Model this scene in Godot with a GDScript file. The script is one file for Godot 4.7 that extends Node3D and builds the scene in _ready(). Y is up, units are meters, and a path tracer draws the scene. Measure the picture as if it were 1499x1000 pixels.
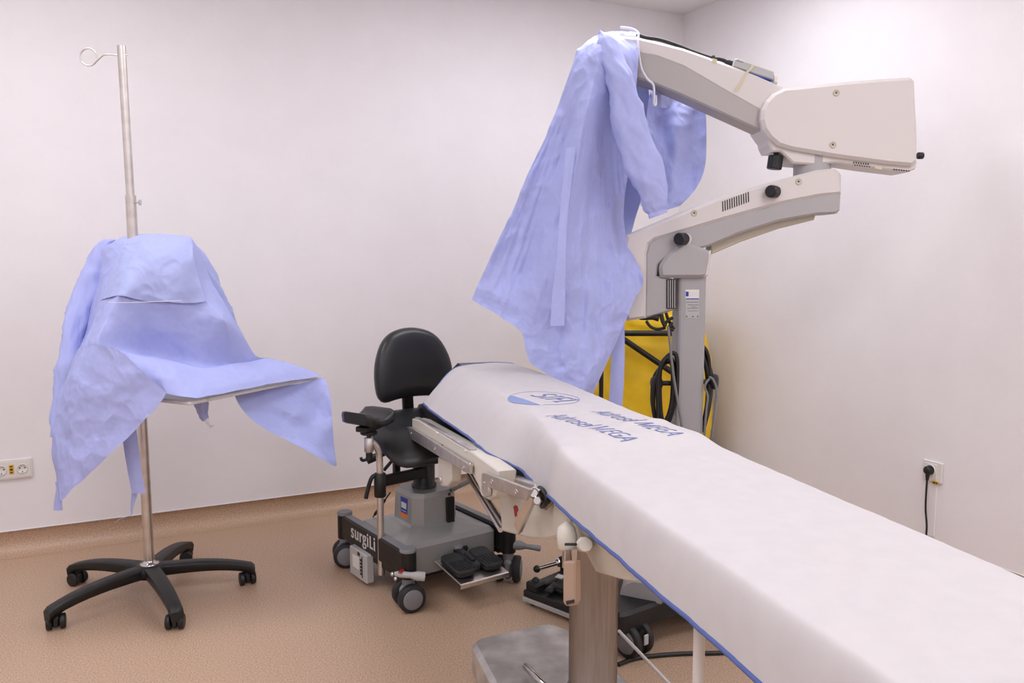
extends Node3D
# Eye clinic treatment room. World: y up, metres; the back wall runs along x, the right wall along z.

const FOCAL := 1230.0
const PITCH := 0.10524      # 6.03 degrees down
const YAW := 0.46077        # 26.4 degrees to the right
const EYE := 1.3
const ZB := -4.13           # back wall
const XR := 3.17            # right wall
const XL := -1.5
const ZF := 1.7
const CEIL := 2.69

var M := {}
var used := {}

# ---------------------------------------------------------------- placing
func W(cx: float, y: float, d: float) -> Vector3:
	return Vector3(cx * cos(YAW) + d * sin(YAW), y, cx * sin(YAW) - d * cos(YAW))

func ray(px: float, py: float) -> Vector3:   # direction in world
	var u := (px - 749.5) / FOCAL
	var v := (500.0 - py) / FOCAL
	return W(u, v * cos(PITCH) - sin(PITCH), v * sin(PITCH) + cos(PITCH))

func P(px: float, py: float, d: float) -> Vector3:   # at a distance d straight ahead
	var v := (500.0 - py) / FOCAL
	return Vector3(0, EYE, 0) + ray(px, py) * (d / (v * sin(PITCH) + cos(PITCH)))

func PH(px: float, py: float, h: float) -> Vector3:  # at a height h
	var r := ray(px, py)
	return Vector3(0, EYE, 0) + r * ((h - EYE) / r.y)

func PB(px: float, py: float, off := 0.0) -> Vector3:   # on the back wall
	var r := ray(px, py)
	return Vector3(0, EYE, 0) + r * ((ZB + off) / r.z)

func PR(px: float, py: float, off := 0.0) -> Vector3:   # on the right wall
	var r := ray(px, py)
	return Vector3(0, EYE, 0) + r * ((XR - off) / r.x)

func L(n: Node3D, px: float, py: float, d: float) -> Vector3:
	return n.transform.affine_inverse() * P(px, py, d)

func LX(n: Node3D, px: float, py: float, x: float) -> Vector3:   # on the plane x of a thing's own axes
	var inv := n.transform.affine_inverse()
	var o := inv * Vector3(0, EYE, 0)
	var r := inv.basis * ray(px, py)
	return o + r * ((x - o.x) / r.x)

func LZ(n: Node3D, px: float, py: float, z: float) -> Vector3:
	var inv := n.transform.affine_inverse()
	var o := inv * Vector3(0, EYE, 0)
	var r := inv.basis * ray(px, py)
	return o + r * ((z - o.z) / r.z)

func LA(n: Node3D, d: float, a: Array) -> Array:
	var o := []
	for i in range(0, a.size(), 2):
		o.append(L(n, a[i], a[i + 1], d))
	return o

# ---------------------------------------------------------------- shapes
func ST() -> SurfaceTool:
	var s := SurfaceTool.new()
	s.begin(Mesh.PRIMITIVE_TRIANGLES)
	s.set_smooth_group(-1)
	return s

func flat(s: SurfaceTool): s.set_smooth_group(-1)
func soft(s: SurfaceTool): s.set_smooth_group(0)

func tri(s: SurfaceTool, a: Vector3, b: Vector3, c: Vector3, out: Vector3):
	var n := (b - a).cross(c - a)
	if n.dot(out) > 0.0:
		s.add_vertex(a); s.add_vertex(c); s.add_vertex(b)
	else:
		s.add_vertex(a); s.add_vertex(b); s.add_vertex(c)

func quad(s: SurfaceTool, a: Vector3, b: Vector3, c: Vector3, d: Vector3, out: Vector3):
	tri(s, a, b, c, out); tri(s, a, c, d, out)

func inset(p: PackedVector2Array, b: float) -> PackedVector2Array:
	var o := PackedVector2Array()
	var n := p.size()
	for i in n:
		var e0 := (p[i] - p[(i + n - 1) % n]).normalized()
		var e1 := (p[(i + 1) % n] - p[i]).normalized()
		var m := (Vector2(-e0.y, e0.x) + Vector2(-e1.y, e1.x))
		var l := m.length_squared()
		o.append(p[i] + (m * (2.0 * b / maxf(l, 0.8)) if l > 0.01 else Vector2.ZERO))
	return o

func area2(p: PackedVector2Array) -> float:
	var t := 0.0
	for i in p.size():
		t += p[i].cross(p[(i + 1) % p.size()])
	return t

# a polygon in the xy plane of xf, from z0 to z1, with bevelled rims
func prism(s: SurfaceTool, poly: PackedVector2Array, z0: float, z1: float, b: float, xf := Transform3D.IDENTITY):
	var p := poly.duplicate()
	if area2(p) < 0.0: p.reverse()
	var q := inset(p, b) if b > 0.0 else p
	var n := p.size()
	var idx := Geometry2D.triangulate_polygon(q)
	if idx.is_empty():
		q = p; idx = Geometry2D.triangulate_polygon(p)
	var zb := xf.basis.z
	for k in range(0, idx.size(), 3):
		for e in [[z1, 1.0], [z0, -1.0]]:
			var v := []
			for j in 3: v.append(xf * Vector3(q[idx[k + j]].x, q[idx[k + j]].y, e[0]))
			tri(s, v[0], v[1], v[2], zb * e[1])
	for i in n:
		var j := (i + 1) % n
		var ed := p[j] - p[i]
		var o := xf.basis * Vector3(ed.y, -ed.x, 0)
		var r := [[q, z0], [p, z0 + b], [p, z1 - b], [q, z1]]
		for k in 3:
			if b <= 0.0 and k != 1: continue
			var A: PackedVector2Array = r[k][0]
			var B: PackedVector2Array = r[k + 1][0]
			var oo: Vector3 = o.normalized() + zb * ([-1.0, 0.0, 1.0][k])
			quad(s, xf * Vector3(A[i].x, A[i].y, r[k][1]), xf * Vector3(A[j].x, A[j].y, r[k][1]), xf * Vector3(B[j].x, B[j].y, r[k + 1][1]), xf * Vector3(B[i].x, B[i].y, r[k + 1][1]), oo)

func rounded(p: PackedVector2Array, r: float, seg := 4) -> PackedVector2Array:
	var o := PackedVector2Array()
	var n := p.size()
	for i in n:
		var a := p[(i + n - 1) % n]
		var b := p[i]
		var c := p[(i + 1) % n]
		var da := minf(r, (a - b).length() * 0.45)
		var dc := minf(r, (c - b).length() * 0.45)
		var p0 := b + (a - b).normalized() * da
		var p2 := b + (c - b).normalized() * dc
		for k in seg + 1:
			var t := float(k) / seg
			o.append(p0.lerp(b, t).lerp(b.lerp(p2, t), t))
	return o

# a board whose face is the 3D outline pts; it extends by thick away from 'front'
func slab(s: SurfaceTool, pts: Array, thick: float, b: float, front: Vector3, rr := 0.0):
	var nrm := Vector3.ZERO
	var c := Vector3.ZERO
	for i in pts.size():
		nrm += (pts[i] as Vector3).cross(pts[(i + 1) % pts.size()])
		c += pts[i]
	c /= pts.size()
	nrm = nrm.normalized()
	if nrm.dot(front) < 0.0: nrm = -nrm
	var u: Vector3 = Vector3.UP.cross(nrm)
	if u.length() < 0.01: u = Vector3.RIGHT
	u = u.normalized()
	var v := nrm.cross(u)
	var poly := PackedVector2Array()
	for q in pts: poly.append(Vector2((q - c).dot(u), (q - c).dot(v)))
	if rr > 0.0: poly = rounded(poly, rr)
	prism(s, poly, -thick, 0.0, b, Transform3D(Basis(u, v, nrm), c))

func rbox(s: SurfaceTool, c: Vector3, size: Vector3, b: float, bas := Basis.IDENTITY, rr := 0.0):
	var h := size * 0.5
	var poly := PackedVector2Array([Vector2(-h.x, -h.y), Vector2(h.x, -h.y), Vector2(h.x, h.y), Vector2(-h.x, h.y)])
	if rr > 0.0: poly = rounded(poly, rr)
	else:
		poly = PackedVector2Array([Vector2(-h.x + b, -h.y), Vector2(h.x - b, -h.y), Vector2(h.x, -h.y + b), Vector2(h.x, h.y - b), Vector2(h.x - b, h.y), Vector2(-h.x + b, h.y), Vector2(-h.x, h.y - b), Vector2(-h.x, -h.y + b)])
	prism(s, poly, -h.z, h.z, b, Transform3D(bas, c))

# a box that stands upright with rounded vertical edges
func vbox(s: SurfaceTool, c: Vector3, size: Vector3, b: float, rr: float, turn := 0.0):
	rbox(s, c, Vector3(size.x, size.z, size.y), b, Basis(Vector3.UP, turn) * Basis(Vector3.RIGHT, -PI / 2), rr)

func basis_along(d: Vector3) -> Basis:   # z along d
	var z := d.normalized()
	var x := Vector3.UP.cross(z)
	if x.length() < 0.05: x = Vector3.RIGHT.cross(z)
	x = x.normalized()
	return Basis(x, z.cross(x), z)

func loft(s: SurfaceTool, rings: Array, caps := true):
	# one winding for the whole skin, turned so that it encloses a positive volume
	var n: int = rings[0].size()
	var mids := []
	for r in rings:
		var m := Vector3.ZERO
		for q in r: m += q
		mids.append(m / n)
	var o: Vector3 = mids[0]
	var vol := 0.0
	for k in rings.size() - 1:
		for i in n:
			var j := (i + 1) % n
			var A: Vector3 = rings[k][i] - o; var B: Vector3 = rings[k][j] - o; var C: Vector3 = rings[k + 1][j] - o; var D: Vector3 = rings[k + 1][i] - o
			vol += A.dot(B.cross(C)) + A.dot(C.cross(D))
	var last := rings.size() - 1
	for i in n:
		var j := (i + 1) % n
		vol += (mids[last] - o).dot((rings[last][i] - o).cross(rings[last][j] - o))
	var flip := vol > 0.0
	soft(s)
	for k in last:
		for i in n:
			var j := (i + 1) % n
			var q := [rings[k][i], rings[k][j], rings[k + 1][j], rings[k][i], rings[k + 1][j], rings[k + 1][i]]
			for e in ([0, 2, 1, 3, 5, 4] if flip else [0, 1, 2, 3, 4, 5]): s.add_vertex(q[e])
	if caps:
		flat(s)
		for i in n:
			var j := (i + 1) % n
			for q in ([[mids[0], rings[0][i], rings[0][j]], [mids[last], rings[last][j], rings[last][i]]] if flip else [[mids[0], rings[0][j], rings[0][i]], [mids[last], rings[last][i], rings[last][j]]]):
				for v in q: s.add_vertex(v)

func tube(s: SurfaceTool, pts: Array, r, seg := 12, closed := false):
	var rings := []
	var n := pts.size()
	var side := Vector3.ZERO
	for i in n:
		var a: Vector3 = pts[(i + n - 1) % n] if closed or i > 0 else pts[0]
		var b: Vector3 = pts[(i + 1) % n] if closed or i < n - 1 else pts[n - 1]
		var t := (b - a).normalized()
		if side == Vector3.ZERO: side = basis_along(t).x
		side = (side - t * side.dot(t)).normalized()
		var up := t.cross(side)
		var rad: float = r[i] if r is Array else r
		var ring := []
		for k in seg:
			var w := TAU * k / seg
			ring.append(pts[i] + (side * cos(w) + up * sin(w)) * rad)
		rings.append(ring)
	if closed: rings.append(rings[0])
	loft(s, rings, not closed)

func curve(pts: Array, per := 6, closed := false) -> Array:   # Catmull-Rom through pts
	var o := []
	var n := pts.size()
	var last := n if closed else n - 1
	for i in last:
		var p0: Vector3 = pts[(i + n - 1) % n] if closed or i > 0 else pts[0]
		var p1: Vector3 = pts[i]
		var p2: Vector3 = pts[(i + 1) % n]
		var p3: Vector3 = pts[(i + 2) % n] if closed or i < n - 2 else pts[n - 1]
		for k in per:
			o.append(p1.cubic_interpolate(p2, p0, p3, float(k) / per))
	if not closed: o.append(pts[n - 1])
	return o

func cyl(s: SurfaceTool, a: Vector3, b: Vector3, r: float, seg := 20, bev := 0.0):
	var d := (b - a).normalized()
	if bev > 0.0:
		tube(s, [a, a + d * 0.0005, a + d * bev, b - d * bev, b - d * 0.0005, b], [r - bev, r - bev, r, r, r - bev, r - bev], seg)
	else:
		tube(s, [a, b], r, seg)

func lathe(s: SurfaceTool, prof: Array, at: Vector3, axis: Vector3, seg := 24):   # prof: [radius, along]
	var bas := basis_along(axis)
	var rings := []
	for p in prof:
		var ring := []
		for k in seg:
			var w := TAU * k / seg
			ring.append(at + bas.x * cos(w) * p[0] + bas.y * sin(w) * p[0] + bas.z * p[1])
		rings.append(ring)
	loft(s, rings, true)

func ball(s: SurfaceTool, c: Vector3, r: float):
	var prof := []
	for k in 13:
		var w := PI * k / 12
		prof.append([maxf(sin(w) * r, 0.0002), -cos(w) * r])
	lathe(s, prof, c, Vector3.UP, 20)

# a sheet through a net of control points (rows of equal length)
func net(rows: Array, nu: int, nv: int, crisp := 0.0) -> Array:
	var wide := []
	for r in rows:
		var l := []
		for i in nu + 1:
			var f: float = float(i) / nu * (r.size() - 1)
			var k := mini(int(f), r.size() - 2)
			var p0: Vector3 = r[maxi(k - 1, 0)]
			var p3: Vector3 = r[mini(k + 2, r.size() - 1)]
			l.append((r[k] as Vector3).cubic_interpolate(r[k + 1], p0, p3, f - k).lerp((r[k] as Vector3).lerp(r[k + 1], f - k), crisp))
		wide.append(l)
	var out := []
	for j in nv + 1:
		var f := float(j) / nv * (rows.size() - 1)
		var k := mini(int(f), rows.size() - 2)
		var l := []
		for i in nu + 1:
			var p0: Vector3 = wide[maxi(k - 1, 0)][i]
			var p3: Vector3 = wide[mini(k + 2, rows.size() - 1)][i]
			l.append((wide[k][i] as Vector3).cubic_interpolate(wide[k + 1][i], p0, p3, f - k))
		out.append(l)
	return out

var crumple := FastNoiseLite.new()
var swell := FastNoiseLite.new()
var facets := FastNoiseLite.new()
var apex := Vector3.ZERO

func folds(q: Vector3, a: float) -> float:   # height of the creases of a crumpled sheet
	var w := q * 100.0
	w += Vector3(swell.get_noise_3dv(w), swell.get_noise_3dv(w + Vector3(90, 0, 0)), 0.0) * 6.0
	var n := facets.get_noise_3d(w.x, w.y * 0.55, w.z)
	var m := swell.get_noise_3dv(q * 70.0)
	var e := facets.get_noise_3d(w.x * 2.3 + 31.0, w.y * 1.9, w.z * 2.3)
	var h := a * (n * 2.1 + m * 0.8 + e * 0.95)
	h += 0.22 * a * pow(maxf(0.0, 1.0 - absf(crumple.get_noise_3d(w.x * 0.55, w.y * 0.4, w.z * 0.55)) * 7.0), 1.5)
	if apex != Vector3.ZERO:   # long folds running down from where the cloth hangs
		var v := q - apex
		var rad := Vector2(v.x, v.y).length()
		h += minf(rad, 0.7) * 0.05 * smoothstep(0.12, 0.5, rad) * swell.get_noise_2d(atan2(v.x, -v.y) * 120.0, rad * 9.0)
	return h

func sheet(s: SurfaceTool, rows: Array, nu: int, nv: int, a: float, front: Vector3, seed_at := Vector3.ZERO, crisp := 0.0):
	var g := net(rows, nu, nv, crisp)
	var o := []
	var n := (front + Vector3.UP * 0.45).normalized()
	for j in nv + 1:
		var l := []
		for i in nu + 1:
			var q: Vector3 = g[j][i]
			l.append(q + n * folds(q + seed_at, a))
		o.append(l)
	soft(s)
	for j in nv:
		for i in nu:
			var A: Vector3 = o[j][i]; var B: Vector3 = o[j][i + 1]; var C: Vector3 = o[j + 1][i + 1]; var D: Vector3 = o[j + 1][i]
			# constant winding, so that the two sides stay apart at the folds
			s.add_vertex(A); s.add_vertex(B); s.add_vertex(C)
			s.add_vertex(A); s.add_vertex(C); s.add_vertex(D)

func obj(called: String, s: SurfaceTool, m: Material, parent: Node) -> MeshInstance3D:
	s.generate_normals()
	var o := MeshInstance3D.new()
	o.mesh = s.commit()
	o.mesh.surface_set_material(0, m)
	o.name = called
	o.cast_shadow = GeometryInstance3D.SHADOW_CASTING_SETTING_ON
	parent.add_child(o, true)
	return o

func thing(called: String, label: String, category: String, at: Vector3, turn := 0.0, group := "") -> Node3D:
	var o := Node3D.new()
	o.name = called
	add_child(o, true)
	o.position = at
	o.rotation.y = turn
	o.set_meta("label", label)
	o.set_meta("category", category)
	if group: o.set_meta("group", group)
	return o

func struct(called: String, s: SurfaceTool, m: Material) -> MeshInstance3D:
	var o := obj(called, s, m, self)
	o.set_meta("kind", "structure")
	return o

func part(called: String, pts: Array, thick: float, b: float, front: Vector3, m: Material, parent: Node, rr := 0.0) -> MeshInstance3D:
	var s := ST()
	slab(s, pts, thick, b, front, rr)
	return obj(called, s, m, parent)

func letters(words: String, size: float, called: String, m: Material, parent: Node, xf: Transform3D, thick := 0.0006, font_name := "Droid Sans", slant := 0.0, bold := false) -> MeshInstance3D:
	var t := TextMesh.new()
	var f := SystemFont.new()
	f.font_names = PackedStringArray([font_name])
	if bold: f.font_weight = 700
	t.font = f
	t.text = words
	t.font_size = 64
	t.pixel_size = size / 64.0
	t.depth = thick
	t.horizontal_alignment = HORIZONTAL_ALIGNMENT_LEFT
	t.vertical_alignment = VERTICAL_ALIGNMENT_BOTTOM
	t.curve_step = 1.0
	var o := MeshInstance3D.new()
	o.mesh = t
	o.name = called
	o.mesh.material = m
	parent.add_child(o, true)
	o.transform = xf
	if slant != 0.0: o.transform.basis.y += o.transform.basis.x * slant
	return o

# ---------------------------------------------------------------- materials
func mat(c: Color, rough := 0.5, metal := 0.0) -> StandardMaterial3D:
	var m := StandardMaterial3D.new()
	m.albedo_color = c
	m.roughness = rough
	m.metallic = metal
	return m

func noise_tex(freq: float, octaves: int, lo: Color, hi: Color, size := 512, seeded := 3, kind := FastNoiseLite.TYPE_SIMPLEX_SMOOTH) -> ImageTexture:
	var n := FastNoiseLite.new()
	n.noise_type = kind
	n.frequency = freq
	n.fractal_octaves = octaves
	n.seed = seeded
	var im := n.get_seamless_image(size, size, false, false, 0.15)
	im.convert(Image.FORMAT_RGB8)
	for y in size:
		for x in size:
			im.set_pixel(x, y, lo.lerp(hi, im.get_pixel(x, y).r))
	return ImageTexture.create_from_image(im)

func tri_map(m: StandardMaterial3D, t: Texture2D, scale: float, world := false):
	m.albedo_texture = t
	m.uv1_triplanar = true
	m.uv1_world_triplanar = world
	m.uv1_scale = Vector3.ONE * scale

func make_materials():
	M.wall = mat(Color(0.95, 0.94, 0.945), 0.62)
	tri_map(M.wall, noise_tex(0.02, 4, Color(0.985, 0.985, 0.985), Color(1, 1, 1), 256, 8), 0.7, true)
	M.ceiling = mat(Color(0.94, 0.93, 0.935), 0.8)
	M.floor = mat(Color(1, 1, 1), 0.42)
	tri_map(M.floor, noise_tex(0.07, 3, Color(0.61, 0.505, 0.415), Color(0.87, 0.745, 0.635), 1024, 5), 1.8, true)
	M.weld = mat(Color(0.74, 0.61, 0.50), 0.4)
	M.bead = mat(Color(0.90, 0.88, 0.87), 0.4)
	M.gown = mat(Color(0.695, 0.725, 0.92), 0.85)
	tri_map(M.gown, noise_tex(0.035, 5, Color(0.955, 0.96, 0.97), Color(1, 1, 1), 512, 12), 2.6)
	M.gown.backlight = Color(0.50, 0.54, 0.76)
	M.gown.cull_mode = BaseMaterial3D.CULL_DISABLED
	M.gown_pale = M.gown.duplicate()
	M.gown_pale.albedo_color = Color(0.69, 0.725, 0.90)
	M.gown_trim = mat(Color(0.92, 0.92, 0.95), 0.8)
	M.drape = mat(Color(0.80, 0.785, 0.785), 0.6)
	tri_map(M.drape, noise_tex(0.03, 4, Color(0.975, 0.975, 0.975), Color(1, 1, 1), 256, 31), 2.0)
	M.drape.cull_mode = BaseMaterial3D.CULL_DISABLED
	M.drape_hem = mat(Color(0.31, 0.385, 0.62), 0.6)
	M.print = mat(Color(0.53, 0.585, 0.76), 0.7)
	M.print_dark = mat(Color(0.42, 0.47, 0.69), 0.7)
	M.steel = mat(Color(0.88, 0.865, 0.845), 0.34, 1.0)
	tri_map(M.steel, noise_tex(0.02, 3, Color(0.90, 0.89, 0.88), Color(1, 1, 1), 256, 21), 3.0)
	M.brushed = mat(Color(0.62, 0.58, 0.54), 0.36, 1.0)
	tri_map(M.brushed, noise_tex(0.03, 4, Color(0.86, 0.84, 0.82), Color(1, 1, 1), 256, 22), 1.0)
	M.brushed.uv1_scale = Vector3(14, 0.8, 14)
	M.chrome = mat(Color(0.80, 0.79, 0.78), 0.14, 1.0)
	M.plate_steel = mat(Color(0.88, 0.875, 0.865), 0.46, 0.9)
	tri_map(M.plate_steel, noise_tex(0.015, 4, Color(0.78, 0.77, 0.76), Color(1, 1, 1), 256, 23), 2.0)
	M.black = mat(Color(0.085, 0.088, 0.09), 0.45)
	M.rubber = mat(Color(0.14, 0.145, 0.15), 0.6)
	M.vinyl = mat(Color(0.13, 0.135, 0.14), 0.38)
	M.black_metal = mat(Color(0.055, 0.056, 0.058), 0.4)
	M.tray = mat(Color(0.88, 0.87, 0.85), 0.35)
	M.cream = mat(Color(0.84, 0.82, 0.77), 0.38)
	M.grip = mat(Color(0.70, 0.60, 0.52), 0.5)
	M.red = mat(Color(0.66, 0.05, 0.08), 0.4)
	M.scope = mat(Color(0.85, 0.83, 0.815), 0.45)
	M.scope_grey = mat(Color(0.68, 0.67, 0.67), 0.45)
	M.scope_panel = mat(Color(0.70, 0.68, 0.665), 0.5)
	M.column_grey = mat(Color(0.66, 0.655, 0.66), 0.42)
	M.slot = mat(Color(0.16, 0.15, 0.15), 0.7)
	M.cap = mat(Color(0.76, 0.73, 0.66), 0.4)
	M.grey_metal = mat(Color(0.60, 0.60, 0.59), 0.34, 0.15)
	M.grey_plastic = mat(Color(0.50, 0.505, 0.515), 0.45)
	M.light_plastic = mat(Color(0.72, 0.72, 0.71), 0.45)
	M.cable_grey = mat(Color(0.50, 0.50, 0.51), 0.5)
	M.white = mat(Color(0.90, 0.89, 0.87), 0.35)
	M.white_tube = mat(Color(0.84, 0.82, 0.80), 0.35)
	M.yellow = mat(Color(1.0, 0.84, 0.14), 0.45)
	tri_map(M.yellow, noise_tex(0.01, 4, Color(0.88, 0.86, 0.8), Color(1, 1, 1), 256, 41), 1.5)
	M.yellow.backlight = Color(0.5, 0.38, 0.04)
	M.tag_yellow = mat(Color(0.85, 0.68, 0.10), 0.5)
	M.blue = mat(Color(0.12, 0.24, 0.62), 0.4)
	M.orange = mat(Color(0.90, 0.48, 0.10), 0.4)
	M.band = mat(Color(0.83, 0.79, 0.68), 0.6)
	M.text_white = mat(Color(0.80, 0.80, 0.78), 0.5)
	M.lamp = mat(Color(1, 1, 1), 0.5)
	M.lamp.emission_enabled = true
	M.lamp.emission = Color(0.98, 0.97, 0.985)
	M.lamp.emission_energy_multiplier = 2.0

# ================================================================ scene
func _ready():
	make_materials()
	crumple.noise_type = FastNoiseLite.TYPE_SIMPLEX
	crumple.frequency = 0.07
	crumple.fractal_octaves = 2
	crumple.seed = 4
	swell.noise_type = FastNoiseLite.TYPE_SIMPLEX_SMOOTH
	swell.frequency = 0.045
	swell.seed = 9
	facets.noise_type = FastNoiseLite.TYPE_CELLULAR
	facets.cellular_return_type = FastNoiseLite.RETURN_DISTANCE
	facets.frequency = 0.075
	facets.fractal_type = FastNoiseLite.FRACTAL_NONE
	facets.seed = 17

	var cam := Camera3D.new()
	cam.name = "camera"
	cam.position = Vector3(0, EYE, 0)
	cam.rotation = Vector3(-PITCH, -YAW, 0)
	cam.fov = rad_to_deg(2.0 * atan(500.0 / FOCAL))
	cam.near = 0.02
	add_child(cam)
	cam.current = true
	var we := WorldEnvironment.new()
	we.name = "environment"
	var env := Environment.new()
	env.background_mode = Environment.BG_COLOR
	env.background_color = Color(0.02, 0.02, 0.02)
	env.tonemap_mode = Environment.TONE_MAPPER_LINEAR
	env.tonemap_exposure = 1.0
	env.sdfgi_enabled = true
	env.ssao_enabled = true
	env.ssil_enabled = true
	we.environment = env
	add_child(we)
	ceiling_lamps(1.52)

	build_room()
	build_stand()
	build_stand_gown()
	build_table()
	build_drape()
	build_microscope()
	build_scope_gown()
	build_chair()
	build_bag()
	build_pedal()
	build_sockets()
	build_floor_cable()

func ceiling_lamps(energy: float):
	var spots := []
	for z in [-2.9, -1.0, 0.9]:
		for x in [-0.35, 2.1]:
			spots.append([x, z, "long ceiling light panel above the " + {-2.9: "back", -1.0: "middle", 0.9: "front"}[z] + " of the room, " + ("left" if x < 1.0 else "right") + " row"])
	for q in spots:
		var t := thing("ceiling_light", q[2], "light", Vector3(q[0], CEIL, q[1]), 0.0, "ceiling light panels")
		var s := ST()
		for e in [[0.6, 0.0, 0.02, 0.62], [-0.6, 0.0, 0.02, 0.62], [0.0, 0.3, 1.18, 0.02], [0.0, -0.3, 1.18, 0.02]]:
			rbox(s, Vector3(e[0], -0.006, e[1]), Vector3(e[2], 0.012, e[3]), 0.002)
		obj("frame", s, M.white, t)
		s = ST()
		rbox(s, Vector3(0, -0.004, 0), Vector3(1.18, 0.006, 0.58), 0.001)
		obj("diffuser", s, M.lamp, t)
		var a := AreaLight3D.new()
		a.name = "panel_glow"
		a.area_size = Vector2(1.18, 0.58)
		a.light_energy = energy
		a.light_color = Color(0.97, 0.965, 0.995)
		a.shadow_enabled = true
		a.area_range = 12.0
		a.rotation = Vector3(-PI / 2, 0, 0)
		a.position = Vector3(0, -0.012, 0)
		t.add_child(a)

func build_room():
	var s := ST()
	rbox(s, Vector3((XL + XR) / 2, -0.05, (ZB + ZF) / 2), Vector3(XR - XL + 0.4, 0.1, ZF - ZB + 0.4), 0.0005)
	var fl := struct("floor", s, M.floor)
	s = ST()
	var w0 := PH(1016, 992, 0.0)
	var w1 := PH(1075, 978, 0.0)
	var wd := (w1 - w0).normalized()
	var wb := basis_along(wd)
	rbox(s, w0 + wd * 0.4, Vector3(0.004, 0.0016, 2.0), 0.0004, wb)
	obj("weld_seam", s, M.weld, fl)
	s = ST()
	rbox(s, Vector3((XL + XR) / 2, CEIL + 0.05, (ZB + ZF) / 2), Vector3(XR - XL + 0.4, 0.1, ZF - ZB + 0.4), 0.0005)
	struct("ceiling", s, M.ceiling)
	var h := CEIL
	for e in [["wall_back", Vector3((XL + XR) / 2, h / 2, ZB - 0.06), Vector3(XR - XL + 0.24, h, 0.12)], ["wall_right", Vector3(XR + 0.06, h / 2, (ZB + ZF) / 2), Vector3(0.12, h, ZF - ZB)], ["wall_left", Vector3(XL - 0.06, h / 2, (ZB + ZF) / 2), Vector3(0.12, h, ZF - ZB)], ["wall_front", Vector3((XL + XR) / 2, h / 2, ZF + 0.06), Vector3(XR - XL + 0.24, h, 0.12)]]:
		s = ST()
		rbox(s, e[1], e[2], 0.0005)
		struct(e[0], s, M.wall)
	# coved vinyl skirting: the floor sheet turned up the wall
	var prof := [Vector2(0.0, 0.1), Vector2(0.003, 0.1), Vector2(0.003, 0.052)]
	var low := {"baseboard_right": 0.055}
	for k in 9:
		var w := PI * 0.5 * k / 8
		prof.append(Vector2(0.053 - 0.05 * cos(w), 0.052 - 0.05 * sin(w)))
	prof.append(Vector2(0.075, 0.0006))
	for e in [["baseboard_back", Vector3(XL, 0, ZB), Vector3(XR, 0, ZB), Vector3(0, 0, 1)], ["baseboard_right", Vector3(XR, 0, ZB), Vector3(XR, 0, ZF), Vector3(-1, 0, 0)], ["baseboard_left", Vector3(XL, 0, ZB), Vector3(XL, 0, ZF), Vector3(1, 0, 0)], ["baseboard_front", Vector3(XL, 0, ZF), Vector3(XR, 0, ZF), Vector3(0, 0, -1)]]:
		s = ST()
		soft(s)
		var mid: Vector3 = e[3] * 0.06 + Vector3(0, 0.08, 0)
		var hb: float = low.get(e[0], 0.1)
		for k in 2: prof[k].y = hb
		for k in prof.size() - 1:
			var a: Vector3 = e[3] * prof[k].x + Vector3(0, prof[k].y, 0)
			var b: Vector3 = e[3] * prof[k + 1].x + Vector3(0, prof[k + 1].y, 0)
			quad(s, e[1] + a, e[1] + b, e[2] + b, e[2] + a, mid - (a + b) * 0.5)
		var o := struct(e[0], s, M.floor)
		s = ST()
		cyl(s, e[1] + Vector3(0, hb + 0.002, 0) + e[3] * 0.002, e[2] + Vector3(0, hb + 0.002, 0) + e[3] * 0.002, 0.0028, 8)
		obj("sealant_bead", s, M.bead, o)

# ---------------------------------------------------------------- stand with tray
var stand: Node3D

func caster(t: Node3D, at: Vector3, turn: float, r: float, wide: float, wheel_m: Material, hub_m: Material, fork_m: Material, top: float) -> Node3D:
	# twin-wheel caster: at = point on the floor
	var bas := Basis(Vector3.UP, turn)
	var s := ST()
	var ax := bas * Vector3(1, 0, 0)
	cyl(s, at + Vector3(0, r, 0), at + Vector3(0, top, 0) , wide * 0.32, 12)
	rbox(s, at + Vector3(0, r * 1.05, 0), Vector3(wide * 0.5, r * 1.5, r * 1.3), r * 0.2, bas)
	var c := obj("caster", s, fork_m, t)
	for k in [-1.0, 1.0]:
		s = ST()
		var a: Vector3 = at + Vector3(0, r, 0) + ax * k * wide * 0.28
		lathe(s, [[r * 0.6, 0.0], [r * 0.93, 0.0], [r, wide * 0.06], [r, wide * 0.30], [r * 0.93, wide * 0.40], [r * 0.74, wide * 0.42]], a, ax * k, 28)
		var w := obj("wheel", s, wheel_m, c)
		if hub_m != null:
			pass
	if hub_m != null:
		for k in [-1.0, 1.0]:
			s = ST()
			var a: Vector3 = at + Vector3(0, r, 0) + ax * k * wide * 0.28
			lathe(s, [[r * 0.72, wide * 0.30], [r * 0.72, wide * 0.425], [r * 0.66, wide * 0.455], [r * 0.1, wide * 0.46]], a, ax * k, 24)
			obj("hub_cap", s, hub_m, c)
	return c

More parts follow.
